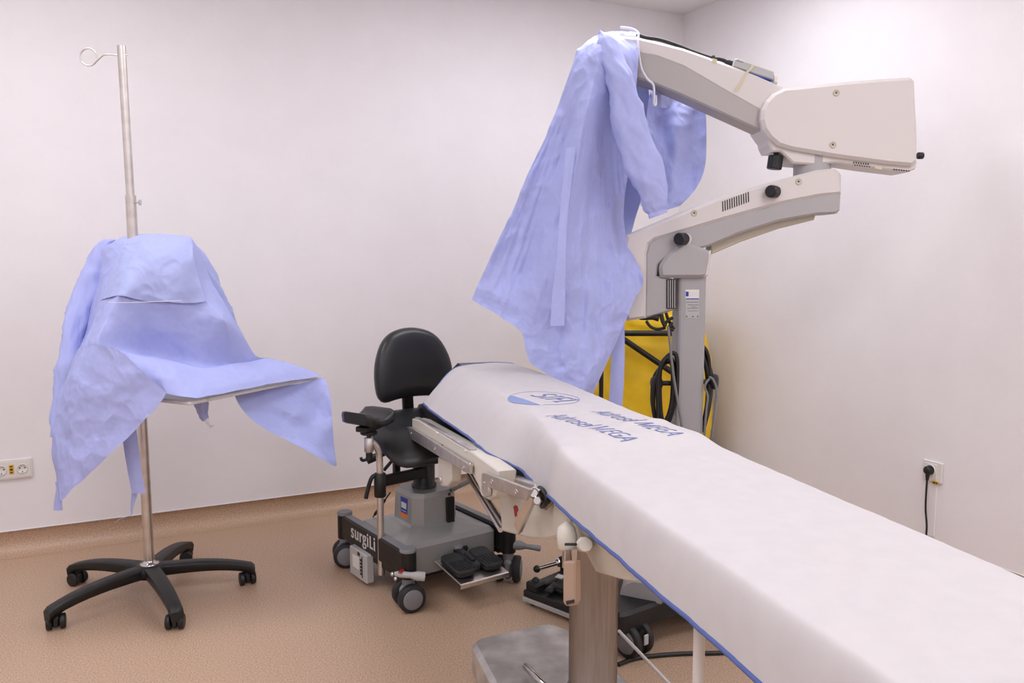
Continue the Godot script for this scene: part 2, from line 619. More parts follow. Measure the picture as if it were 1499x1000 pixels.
func build_stand():
	var at := PH(219, 829, 0.115)
	at.y = 0
	var t := thing("instrument_stand", "steel infusion stand with black five-star base and white tray under a blue gown", "stand", at, -YAW)
	stand = t
	# five-star base, one moulding
	var s := ST()
	lathe(s, [[0.02, 0.075], [0.055, 0.08], [0.058, 0.112], [0.045, 0.124], [0.028, 0.125]], Vector3.ZERO, Vector3.UP, 28)
	for k in 5:
		var w := deg_to_rad(18.0 + 72.0 * k)
		var dir := Vector3(cos(w), 0, -sin(w))
		var side := Vector3(-dir.z, 0, dir.x)
		var rings := []
		for j in 9:
			var f := j / 8.0
			var r := 0.03 + 0.34 * f
			var yt := 0.122 - 0.004 * f - 0.036 * f * f * f
			var th := 0.042 - 0.012 * f
			if j == 8: th = 0.036
			var hw := 0.030 - 0.007 * f
			var c := dir * r
			var ring := []
			for q in [[-1.0, 0.15], [-0.86, 0.0], [0.86, 0.0], [1.0, 0.15], [0.8, 1.0], [-0.8, 1.0]]:
				ring.append(c + side * hw * q[0] + Vector3(0, yt - th * q[1], 0))
			rings.append(ring)
		var tip := []
		for v in rings[8]: tip.append(v + dir * 0.012 - Vector3(0, 0.012, 0))
		rings.append(tip)
		loft(s, rings)
	obj("star_base", s, M.black, t)
	for k in 5:
		var w := deg_to_rad(18.0 + 72.0 * k)
		caster(t, Vector3(cos(w), 0, -sin(w)) * 0.352, [0.5, 1.9, 1.2, 0.4, 0.15][k], 0.026, 0.044, M.black, null, M.black, 0.075)
	s = ST()
	lathe(s, [[0.034, 0.124], [0.034, 0.129], [0.022, 0.131], [0.0185, 0.14]], Vector3.ZERO, Vector3.UP, 24)
	obj("hub_ring", s, M.chrome, t)
	var mid := L(t, 188, 286, at_depth(at)); var top := L(t, 172.5, 67, at_depth(at))
	mid = Vector3(-0.006, mid.y, 0); top = Vector3(-0.014, top.y, 0)
	s = ST()
	tube(s, [Vector3(0, 0.125, 0), mid], 0.0185, 24)
	obj("lower_tube", s, M.brushed_steel if M.has("brushed_steel") else M.steel, t)
	s = ST()
	tube(s, [mid - Vector3(0, 0.05, 0), top], 0.0145, 24)
	obj("upper_tube", s, M.steel, t)
	s = ST()
	var k0 := mid - Vector3(0, 0.026, 0)
	cyl(s, k0, k0 + Vector3(0.032, 0, 0.006), 0.003, 10)
	rbox(s, k0 + Vector3(0.036, 0, 0.007), Vector3(0.009, 0.02, 0.009), 0.002)
	obj("thumb_screw", s, M.plate_steel, t)
	s = ST()
	var hook := [top + Vector3(0.02, -0.032, 0), top + Vector3(-0.02, -0.032, 0), top + Vector3(-0.05, -0.03, 0), top + Vector3(-0.068, -0.034, 0)]
	for k in 15:
		var w := -0.6 - (TAU - 0.45) * k / 14.0
		hook.append(top + Vector3(-0.118, -0.039, 0) + Vector3(cos(w), sin(w), 0) * 0.03)
	tube(s, curve(hook, 3), 0.0028, 10)
	obj("bottle_hook", s, M.steel, t)
	# tray
	var c0 := t.transform.affine_inverse() * PH(277, 591, 0.80)
	var e1 := Vector3(0.442, 0, -0.897)
	var e2 := Vector3(-0.897, 0, -0.442)
	s = ST()
	var ctr := c0 + e1 * 0.335 + e2 * 0.22
	ctr.y = 0.80
	rbox(s, ctr, Vector3(0.67, 0.44, 0.014), 0.003, Basis(e1, e2, e1.cross(e2)), 0.012)
	obj("tray", s, M.tray, t)
	s = ST()
	rbox(s, Vector3(0.0, 0.77, 0.0), Vector3(0.05, 0.06, 0.05), 0.006)
	var back := ctr; back.y = 0.778
	tube(s, [Vector3(0, 0.778, 0), back], 0.011, 12)
	obj("tray_bracket", s, M.steel, t)
	for k in [0.08, 0.6]:
		s = ST()
		var q: Vector3 = c0 + e1 * k + e2 * 0.002; q.y = 0.7995
		ball(s, q - e2 * 0.002, 0.0035)
		obj("screw", s, M.steel, t)

func at_depth(at: Vector3) -> float:
	return at.x * sin(YAW) - at.z * cos(YAW)

func pts3(n: Node3D, rows: Array) -> Array:   # rows of [px, py, depth]
	var o := []
	for r in rows:
		var l := []
		for q in r: l.append(L(n, q[0], q[1], q[2]))
		o.append(l)
	return o

func strip(n: Node3D, mids: Array, wide: float) -> Array:   # a ribbon: rows of two edges and a middle
	var rows := []
	for q in mids:
		var c := L(n, q[0], q[1], q[2])
		var w: float = q[3] if q.size() > 3 else wide
		var tw: float = q[4] if q.size() > 4 else 0.0
		var ax := Vector3(cos(tw), 0, sin(tw))
		rows.append([c - ax * w / 2, c + Vector3(0, 0, 0.003), c + ax * w / 2])
	return rows

func sleeve_rings(n: Node3D, mids: Array) -> Array:   # [px, py, depth, half width, half depth]
	var path := []
	for q in mids: path.append(L(n, q[0], q[1], q[2]))
	var p2 := curve(path, 8)
	var rings := []
	var count := p2.size()
	var seg := 40
	for i in count:
		var f := float(i) / (count - 1) * (mids.size() - 1)
		var k := mini(int(f), mids.size() - 2)
		var hw := lerpf(mids[k][3], mids[k + 1][3], f - k)
		var hd := lerpf(mids[k][4], mids[k + 1][4], f - k)
		var t: Vector3 = (p2[mini(i + 1, count - 1)] - p2[maxi(i - 1, 0)]).normalized()
		var zz := Vector3(0, 0, 1)
		zz = (zz - t * zz.dot(t)).normalized()
		var xx := t.cross(zz)
		var ring := []
		for j in seg:
			var w := TAU * j / seg
			var dd := xx * cos(w) * hw + zz * sin(w) * hd
			var q: Vector3 = p2[i] + dd
			ring.append(q + dd.normalized() * folds(q * 1.3, 0.012))
		rings.append(ring)
	return rings

func build_stand_gown():
	var at := PH(219, 829, 0.115); at.y = 0.8
	var t := thing("surgical_gown", "crumpled blue disposable gown draped over the stand and its white tray", "gown", at, -YAW, "blue disposable gowns")
	var F := Vector3(0, 0, 1)
	var s := ST()
	# chest and skirt lying on the tray
	sheet(s, pts3(t, [
		[[172, 380, 3.20], [190, 366, 3.21], [215, 358, 3.22], [240, 358, 3.22], [262, 360, 3.21], [278, 366, 3.20], [288, 384, 3.20]],
		[[152, 358, 3.10], [178, 345, 3.10], [206, 341, 3.10], [235, 340, 3.10], [262, 342, 3.10], [277, 345, 3.10], [291, 366, 3.11]],
		[[140, 385, 3.10], [172, 366, 3.02], [203, 362, 2.98], [228, 361, 2.97], [256, 361, 2.98], [280, 363, 3.02], [298, 384, 3.10]],
		[[132, 422, 3.08], [160, 400, 2.97], [188, 392, 2.89], [225, 398, 2.91], [262, 400, 2.94], [288, 402, 3.00], [308, 410, 3.10]],
		[[126, 455, 3.06], [146, 438, 2.94], [172, 425, 2.83], [220, 438, 2.90], [262, 440, 2.93], [300, 438, 2.99], [326, 440, 3.08]],
		[[122, 488, 3.02], [134, 474, 2.89], [152, 462, 2.78], [215, 478, 2.90], [275, 480, 2.95], [330, 472, 3.00], [352, 484, 3.10]],
		[[112, 514, 2.94], [120, 506, 2.80], [138, 502, 2.72], [215, 514, 2.92], [290, 531, 2.98], [338, 529, 3.06], [373, 519, 3.14]],
		[[106, 526, 2.96], [120, 512, 2.84], [165, 514, 2.78], [225, 524, 2.82], [298, 540, 2.92], [352, 530, 3.06], [400, 524, 3.22]],
		[[102, 545, 2.94], [128, 528, 2.83], [180, 532, 2.77], [235, 548, 2.75], [296, 562, 2.82], [368, 548, 3.02], [440, 536, 3.28]],
		[[100, 570, 2.92], [136, 548, 2.82], [194, 556, 2.76], [240, 574, 2.72], [286, 581, 2.75], [378, 563, 3.01], [470, 549, 3.32]],
	]), 144, 170, 0.010, F, Vector3.ZERO, 0.65)
	# left flap hanging over the side of the tray
	sheet(s, pts3(t, [
		[[110, 513, 2.93], [120, 505, 2.79], [140, 502, 2.712], [172, 511, 2.70], [206, 542, 2.695], [240, 573, 2.695]],
		[[92, 560, 2.80], [106, 552, 2.74], [134, 550, 2.70], [166, 556, 2.69], [198, 574, 2.69], [234, 584, 2.69]],
		[[78, 608, 2.76], [96, 602, 2.71], [122, 596, 2.69], [156, 596, 2.68], [186, 602, 2.68], [216, 606, 2.68]],
		[[72, 655, 2.74], [86, 655, 2.70], [108, 648, 2.68], [138, 640, 2.67], [166, 634, 2.67], [192, 630, 2.67]],
		[[76, 690, 2.73], [86, 694, 2.69], [102, 688, 2.67], [124, 678, 2.66], [146, 668, 2.66], [166, 656, 2.66]],
		[[82, 728, 2.72], [84, 732, 2.69], [90, 730, 2.67], [102, 716, 2.66], [118, 702, 2.66], [134, 688, 2.66]],
	]), 90, 110, 0.009, F, Vector3.ZERO, 0.4)
	# right flap hanging over the far end of the tray
	sheet(s, pts3(t, [
		[[342, 577, 3.05], [375, 570, 3.12], [410, 564, 3.20], [445, 558, 3.27], [472, 551, 3.33]],
		[[350, 594, 3.04], [384, 588, 3.11], [418, 582, 3.19], [453, 574, 3.26], [480, 566, 3.31]],
		[[366, 612, 3.03], [400, 608, 3.12], [432, 603, 3.16], [461, 597, 3.26], [484, 592, 3.27]],
		[[388, 628, 3.04], [418, 628, 3.10], [444, 626, 3.17], [468, 624, 3.22], [486, 622, 3.25]],
		[[420, 644, 3.06], [442, 650, 3.10], [462, 652, 3.15], [477, 654, 3.19], [488, 652, 3.22]],
		[[468, 670, 3.02], [478, 676, 3.05], [485, 680, 3.09], [490, 682, 3.12], [492, 680, 3.15]],
	]), 80, 80, 0.009, F)
	var b := obj("body", s, M.gown, t)
	s = ST()
	sheet(s, pts3(t, [
		[[178, 347, 3.09], [206, 343, 3.09], [235, 342, 3.09], [262, 344, 3.09], [277, 347, 3.09]],
		[[172, 366, 3.01], [203, 362, 2.97], [228, 361, 2.96], [256, 361, 2.97], [280, 363, 3.01]],
		[[160, 400, 2.96], [188, 392, 2.88], [225, 398, 2.90], [262, 400, 2.93], [288, 402, 2.99]],
		[[146, 438, 2.93], [170, 430, 2.82], [218, 440, 2.89], [262, 441, 2.92], [300, 439, 2.98]],
	]), 70, 70, 0.010, F)
	obj("chest_panel", s, M.gown_pale, t)
	s = ST()
	tube(s, curve([L(t, 158, 443, 2.79), L(t, 190, 443, 2.83), L(t, 220, 442, 2.87), L(t, 245, 441, 2.89), L(t, 266, 440, 2.91)], 6), 0.0011, 6)
	obj("seam", s, M.gown_trim, t)
	# sleeves
	s = ST()
	loft(s, sleeve_rings(t, [[168, 352, 3.14, 0.012, 0.02], [156, 362, 3.14, 0.045, 0.05], [136, 404, 3.12, 0.066, 0.06], [112, 470, 3.02, 0.055, 0.05], [98, 530, 2.94, 0.05, 0.045], [86, 590, 2.86, 0.04, 0.035], [78, 640, 2.82, 0.028, 0.025]]))
	obj("sleeve", s, M.gown, t)
	s = ST()
	loft(s, sleeve_rings(t, [[272, 352, 3.16, 0.012, 0.02], [284, 366, 3.17, 0.04, 0.05], [304, 410, 3.20, 0.055, 0.06], [322, 450, 3.24, 0.055, 0.06], [338, 500, 3.26, 0.06, 0.055], [345, 530, 3.28, 0.06, 0.05]]))
	obj("sleeve", s, M.gown, t)
	s = ST()
	loft(s, sleeve_rings(t, [[294, 570, 3.0, 0.045, 0.03], [293, 592, 3.0, 0.048, 0.03], [296, 606, 3.0, 0.036, 0.026], [302, 614, 3.0, 0.024, 0.02]]))
	obj("cuff", s, M.gown, t)
	s = ST()
	loft(s, sleeve_rings(t, [[300, 612, 3.0, 0.022, 0.016], [306, 620, 3.0, 0.018, 0.012], [310, 625, 3.0, 0.008, 0.006]]))
	obj("cuff_knit", s, M.gown_trim, t)
	# ties
	s = ST()
	sheet(s, strip(t, [[84, 705, 2.74, 0.02], [85, 718, 2.74, 0.021], [84, 732, 2.74, 0.026], [84, 747, 2.74, 0.032]], 0.03), 6, 20, 0.003, F)
	obj("tie", s, M.gown, t)
	s = ST()
	sheet(s, strip(t, [[188, 612, 2.80, 0.045], [190, 650, 2.80, 0.05], [196, 690, 2.80, 0.048], [202, 722, 2.80, 0.046]], 0.05), 8, 40, 0.004, F)
	obj("tie", s, M.gown, t)
	s = ST()
	sheet(s, strip(t, [[196, 712, 2.82, 0.02], [196, 725, 2.82, 0.02], [193, 742, 2.82, 0.010], [192, 754, 2.82, 0.003]], 0.02), 6, 16, 0.002, F)
	tube(s, curve([L(t, 192, 754, 2.82), L(t, 184, 757, 2.82), L(t, 175, 760, 2.82), L(t, 168, 766, 2.82)], 4), 0.0012, 6)
	obj("tie", s, M.gown, t)

# ---------------------------------------------------------------- operating table
const TABLE_TURN := -0.1798   # its length points 16.1 degrees left of the view
func table_base() -> Vector3:
	return W(0.222, 0, 2.2)

func bed_poly(t: Node3D, a: Array, x0: float, x1: float) -> Array:
	# outline on the left flank of the table; the plane runs from x0 near the column to x1 at the head
	var o := []
	for i in range(0, a.size(), 2):
		var f := clampf((a[i] - 600.0) / 220.0, 0.0, 1.0)
		o.append(LX(t, a[i], a[i + 1], lerpf(x1, x0, f)))
	return o

func build_table():
	var t := thing("operating_table", "cream and stainless steel operating table on a round column under a white drape", "operating table", table_base(), TABLE_TURN)
	var F := Vector3(-1, 0, 0.3)
	var s := ST()
	# base: a steel cover reaching towards the head
	var poly := rounded(PackedVector2Array([Vector2(-0.262, -0.37), Vector2(0.02, -0.42), Vector2(0.10, -0.27), Vector2(0.12, 0.45), Vector2(-0.262, 0.45)]), 0.05, 6)
	prism(s, poly, 0.0, 0.105, 0.014, Transform3D(Basis(Vector3(1, 0, 0), Vector3(0, 0, 1), Vector3(0, -1, 0)), Vector3(0, 0.115, 0)))
	obj("base_cover", s, M.plate_steel, t)
	s = ST()
	lathe(s, [[0.071, 0.105], [0.071, 0.115], [0.0665, 0.12], [0.0665, 0.555]], Vector3.ZERO, Vector3.UP, 48)
	obj("column", s, M.brushed, t)
	s = ST()
	lathe(s, [[0.072, 0.535], [0.074, 0.542], [0.074, 0.565], [0.10, 0.60], [0.11, 0.69]], Vector3(0, 0, 0), Vector3.UP, 40)
	obj("column_head", s, M.cream, t)
	s = ST()
	var lv := t.transform.affine_inverse() * PH(768, 974, 0.135)
	var lv2 := t.transform.affine_inverse() * PH(800, 1006, 0.118)
	cyl(s, lv, lv2 + (lv2 - lv) * 0.5, 0.009, 16, 0.002)
	var rel := obj("release_rod", s, M.chrome, t)
	s = ST()
	cyl(s, lv - (lv2 - lv).normalized() * 0.0008, lv + (lv2 - lv).normalized() * 0.001, 0.006, 14)
	obj("bore", s, M.slot, rel)
	# seat frame under the drape
	s = ST()
	rbox(s, Vector3(0, 0.735, 0.85), Vector3(0.30, 0.05, 1.75), 0.008)
	rbox(s, Vector3(0, 0.695, 0.05), Vector3(0.26, 0.05, 0.4), 0.008)
	obj("seat_frame", s, M.cream, t)
	s = ST()
	rbox(s, Vector3(0, 0.80, 0.93), Vector3(0.36, 0.07, 1.84), 0.02)
	obj("seat_mattress", s, M.vinyl, t)
	# head section: mattress and beam follow the flank
	part("head_mattress", bed_poly(t, [606, 613, 608, 603, 613, 592, 622, 590, 640, 604, 700, 650, 760, 687, 775, 699, 775, 708, 727, 692, 688, 667, 640, 638], -0.19, -0.235), 0.12, 0.01, F, M.vinyl, t)
	s = ST()
	rbox(s, Vector3(0.01, 0.808, -0.57), Vector3(0.25, 0.05, 1.36), 0.02)
	obj("head_cushion", s, M.vinyl, t)
	s = ST()
	rbox(s, Vector3(-0.02, 0.828, -1.19), Vector3(0.19, 0.05, 0.16), 0.02)
	obj("headrest", s, M.vinyl, t)
	part("channel_strip", bed_poly(t, [607, 611, 688, 657, 688, 661, 607, 616], -0.247, -0.303), 0.02, 0.002, F, M.plate_steel, t)
	part("head_beam", bed_poly(t, [604, 613, 612, 615, 690, 662, 722, 684, 730, 690, 729, 712, 724, 726, 714, 732, 704, 726, 700, 712, 690, 694, 604, 638], -0.25, -0.305), 0.05, 0.003, F, M.cream, t)
	var rail := part("side_rail", bed_poly(t, [596, 625, 600, 625, 688, 681, 687, 694, 683, 693, 596, 640], -0.262, -0.318), 0.010, 0.0015, F, M.steel, t)
	for q in [[602, 634], [637, 657], [678, 685]]:
		s = ST()
		var c: Vector3 = bed_poly(t, q, -0.2635, -0.3195)[0]
		lathe(s, [[0.005, 0.0], [0.005, 0.0015], [0.003, 0.0015], [0.003, 0.0005]], c, F, 14)
		obj("screw", s, M.chrome, rail)
	var rail2 := part("side_rail", bed_poly(t, [705, 693, 709, 692, 776, 717, 768, 733, 706, 710, 704, 704], -0.262, -0.318), 0.010, 0.0015, F, M.steel, t)
	for q in [[720, 705], [756, 720]]:
		s = ST()
		var c: Vector3 = bed_poly(t, q, -0.2635, -0.3195)[0]
		lathe(s, [[0.006, 0.0], [0.006, 0.0015], [0.0035, 0.0015], [0.0035, 0.0005]], c, F, 14)
		obj("screw", s, M.chrome, rail2)
	for q in [[640, 634], [682, 660]]:
		s = ST()
		ball(s, bed_poly(t, q, -0.25, -0.305)[0], 0.004)
		obj("locating_pin", s, M.white, t)
	for q in [[611, 630], [647, 652], [650, 656]]:
		s = ST()
		lathe(s, [[0.0025, -0.002], [0.0025, 0.001]], bed_poly(t, q, -0.2505, -0.3055)[0], F, 10)
		obj("screw_hole", s, M.slot, t)
	# joint disc and boss
	s = ST()
	var jc: Vector3 = bed_poly(t, [713, 716], -0.258, -0.312)[0]
	lathe(s, [[0.022, 0.0], [0.022, 0.004], [0.018, 0.007]], jc, F, 24)
	obj("joint_disc", s, M.plate_steel, t)
	s = ST()
	var bl := bed_poly(t, [691, 682], -0.252, -0.306)
	lathe(s, [[0.010, 0.0], [0.010, 0.008], [0.006, 0.01]], bl[0], F, 16)
	obj("pivot_bolt", s, M.chrome, t)
	part("strut_bracket", bed_poly(t, [641, 668, 660, 676, 660, 705, 655, 713, 645, 712, 641, 700], -0.245, -0.295), 0.035, 0.004, F, M.cream, t, 0.01)
	s = ST()
	lathe(s, [[0.012, 0.0], [0.012, 0.004], [0.009, 0.006]], bed_poly(t, [645, 703], -0.248, -0.298)[0], F, 18)
	obj("joint_disc", s, M.plate_steel, t)
	# struts
	s = ST()
	cyl(s, LX(t, 652, 722, -0.12), LX(t, 690, 702, -0.18), 0.010, 14)
	obj("strut", s, M.steel, t)
	s = ST()
	cyl(s, LX(t, 685, 696, -0.2), LX(t, 733, 776, -0.2), 0.008, 14)
	cyl(s, LX(t, 690, 694, -0.16), LX(t, 738, 770, -0.16), 0.011, 14)
	obj("gas_spring", s, M.steel, t)
	# gearbox housing with the red arrow
	var gb := part("gear_housing", bed_poly(t, [730, 698, 775, 715, 800, 700, 838, 745, 822, 785, 800, 790, 776, 789, 735, 778, 731, 740], -0.20, -0.20), 0.20, 0.006, F, M.cream, t)
	s = ST()
	var ra := LX(t, 754, 743, -0.2012)
	slab(s, [LX(t, 751, 742, -0.2012), LX(t, 754, 739.5, -0.2012), LX(t, 757, 741, -0.2012), LX(t, 758.5, 747, -0.2012), LX(t, 756.5, 751, -0.2012), LX(t, 756.5, 755, -0.2012), LX(t, 754, 757.5, -0.2012), LX(t, 752.8, 753, -0.2012), LX(t, 752.5, 748, -0.2012)], 0.003, 0.0004, F)
	obj("red_marker", s, M.red, gb)
	# rail end bracket and arm
	part("clamp_arm", [LX(t, 775, 716, -0.255), LX(t, 785, 721, -0.245), LX(t, 780, 735, -0.245), LX(t, 758, 783, -0.25), LX(t, 751, 768, -0.26)], 0.016, 0.002, F, M.steel, t)
	s = ST()
	cyl(s, LX(t, 781, 722, -0.255), LX(t, 781, 722, -0.19), 0.012, 18, 0.003)
	cyl(s, LX(t, 786, 733, -0.25), LX(t, 790, 735, -0.18), 0.010, 18, 0.002)
	obj("clamp_pin", s, M.chrome, t)
	part("adjuster_block", [LX(t, 732, 697, -0.235), LX(t, 745, 697, -0.23), LX(t, 782, 708, -0.225), LX(t, 784, 718, -0.225), LX(t, 770, 716, -0.225), LX(t, 734, 702, -0.235)], 0.06, 0.004, F, M.plate_steel, t)
	s = ST()
	lathe(s, [[0.012, -0.03], [0.012, 0.0], [0.009, 0.002], [0.009, -0.004]], LX(t, 734, 690, -0.243), F, 16)
	obj("socket_tube", s, M.cream, t)
	s = ST()
	var jp := []
	for q in [[790, 715], [796, 720], [800, 730], [798, 738], [794, 741]]: jp.append(LX(t, q[0], q[1], -0.22))
	tube(s, curve(jp, 4), 0.007, 10)
	obj("hinge_hook", s, M.black_metal, t)
	part("hinge_plate", [LX(t, 812, 728, -0.20), LX(t, 810, 758, -0.20), LX(t, 802, 752, -0.20), LX(t, 806, 725, -0.20)], 0.02, 0.002, F, M.slot, t)
	part("hinge_cheek", [LX(t, 798, 712, -0.205), LX(t, 812, 722, -0.205), LX(t, 806, 738, -0.205), LX(t, 797, 747, -0.205), LX(t, 794, 742, -0.205), LX(t, 803, 730, -0.205)], 0.02, 0.002, F, M.brushed, t)
	# seat flank, cream casting that carries the seat
	part("seat_bracket", [LX(t, 814, 720, -0.19), LX(t, 840, 748, -0.19), LX(t, 905, 822, -0.19), LX(t, 930, 858, -0.18), LX(t, 915, 852, -0.16), LX(t, 880, 838, -0.14), LX(t, 850, 800, -0.17), LX(t, 816, 770, -0.19)], 0.07, 0.008, F, M.cream, t)
	s = ST()
	var lv0 := LX(t, 831, 805, -0.215)
	var lv1 := LX(t, 829, 768, -0.215)
	var ld := lv1 - lv0
	tube(s, [lv0 - ld * 0.01, lv0, lv0 + ld * 0.08, lv0 + ld * 0.55, lv0 + ld * 0.9, lv1, lv1 + ld * 0.1], [0.012, 0.016, 0.022, 0.0225, 0.019, 0.012, 0.003], 24)
	obj("lever_housing", s, M.cream, t)
	s = ST()
	cyl(s, LX(t, 828, 797, -0.238), LX(t, 843, 797, -0.232), 0.003, 10)
	obj("screw", s, M.slot, t)
	s = ST()
	cyl(s, LX(t, 857, 797, -0.21), LX(t, 850, 797, -0.15), 0.016, 18, 0.002)
	obj("pivot_stub", s, M.cream, t)
	s = ST()
	cyl(s, lv0 + Vector3(0, 0.004, 0), lv0 - Vector3(0, 0.03, 0), 0.008, 14)
	slab(s, [LX(t, 822.5, 806, -0.233), LX(t, 827, 806, -0.233), LX(t, 826, 824, -0.233), LX(t, 822.5, 832, -0.233)], 0.03, 0.002, F)
	obj("lever_yoke", s, M.chrome, t)
	part("lever_grip", [LX(t, 823.5, 822, -0.236), LX(t, 840.5, 822, -0.226), LX(t, 840, 882, -0.226), LX(t, 838, 887, -0.226), LX(t, 826, 888, -0.236), LX(t, 823.5, 882, -0.236)], 0.02, 0.004, F, M.grip, t)
	s = ST()
	slab(s, [LX(t, 828, 880, -0.238), LX(t, 839, 878, -0.228), LX(t, 839, 883, -0.228), LX(t, 829, 886, -0.238)], 0.004, 0.0005, F)
	obj("grip_slot", s, M.slot, t)
	s = ST()
	lathe(s, [[0.005, 0.0], [0.005, 0.004], [0.003, 0.004], [0.003, 0.001]], LX(t, 897, 838, -0.068), F, 14)
	obj("column_bolt", s, M.chrome, t)
	# support leg and rod at the foot end
	s = ST()
	tube(s, [LX(t, 1024, 915, -0.17), LX(t, 1018, 1200, -0.17)], 0.0095, 18)
	obj("support_leg", s, M.white_tube, t)
	s = ST()
	var r0 := t.transform.affine_inverse() * PH(906, 924, 0.16)
	var r1 := t.transform.affine_inverse() * PH(990, 1012, 0.13)
	tube(s, [r0, r1 + (r1 - r0) * 0.6], 0.005, 12)
	obj("push_rod", s, M.white_tube, t)

# ---------------------------------------------------------------- drape over the table
func drape_at(v: float, z: float) -> Vector3:
	var sgn := signf(v)
	var av := absf(v)
	var head := smoothstep(0.36, -0.15, z)
	var xh := 0.212 + 0.02 * head
	var yh := 0.735
	var wt := 0.185 - 0.045 * head
	if sgn < 0.0:
		xh = lerpf(0.215, 0.245, smoothstep(0.05, -0.25, z)) + 0.035 * smoothstep(-0.3, -1.0, z)
		yh = 0.738
	var top := 0.85 + 0.016 * smoothstep(0.34, 0.2, z) - 0.01 * smoothstep(-0.6, -1.2, z)
	var p: Vector3
	var k := 0.66
	if av <= k:
		p = Vector3(v / k * wt, top - 0.006 * pow(av / k, 4.0), z)
	else:
		var f := (av - k) / (1.0 - k)
		var a := Vector2(wt, top - 0.006)
		var c := Vector2(lerpf(xh * 0.985, lerpf(wt, xh, 0.52), head), lerpf(top - 0.004, lerpf(top, yh, 0.25), head))
		var b := Vector2(xh, yh)
		var q := a.lerp(c, f).lerp(c.lerp(b, f), f)
		p = Vector3(sgn * q.x, q.y, z)
	# the drape is pushed up by the lever head, and lies in long shallow waves
	var bump := exp(-(pow((z - 0.30) / 0.05, 2.0) + pow((p.x + 0.19) / 0.07, 2.0)))
	p.y += 0.016 * bump
	if sgn < 0.0: p.x -= 0.012 * bump
	var pull := exp(-pow((z + 0.01) / 0.12, 2.0))
	if sgn < 0.0 and av > k: p.x += 0.012 * pull * (av - k) / (1.0 - k)
	p.y += 0.0022 * swell.get_noise_2d(p.x * 160.0, z * 60.0) + 0.0004 * swell.get_noise_2d(p.x * 500.0 + 50.0, z * 420.0)
	p.y += 0.006 * exp(-pow((z + 0.35 * p.x - 0.13) / 0.03, 2.0)) * smoothstep(-0.2, 0.2, p.x)
	p.x += 0.004 * swell.get_noise_2d(z * 150.0, 70.0 + sgn * 30.0) * av
	# fold across the foot
	p.y += 0.020 * smoothstep(1.40, 1.46, z - 0.25 * p.x)
	# rounded head end
	var e := smoothstep(-1.02, -1.22, z)
	p.z += 0.05 * e * pow(absf(p.x) / 0.2, 2.0) - 0.03 * e * p.x / 0.2
	p.x *= 1.0 - 0.13 * e
	return p

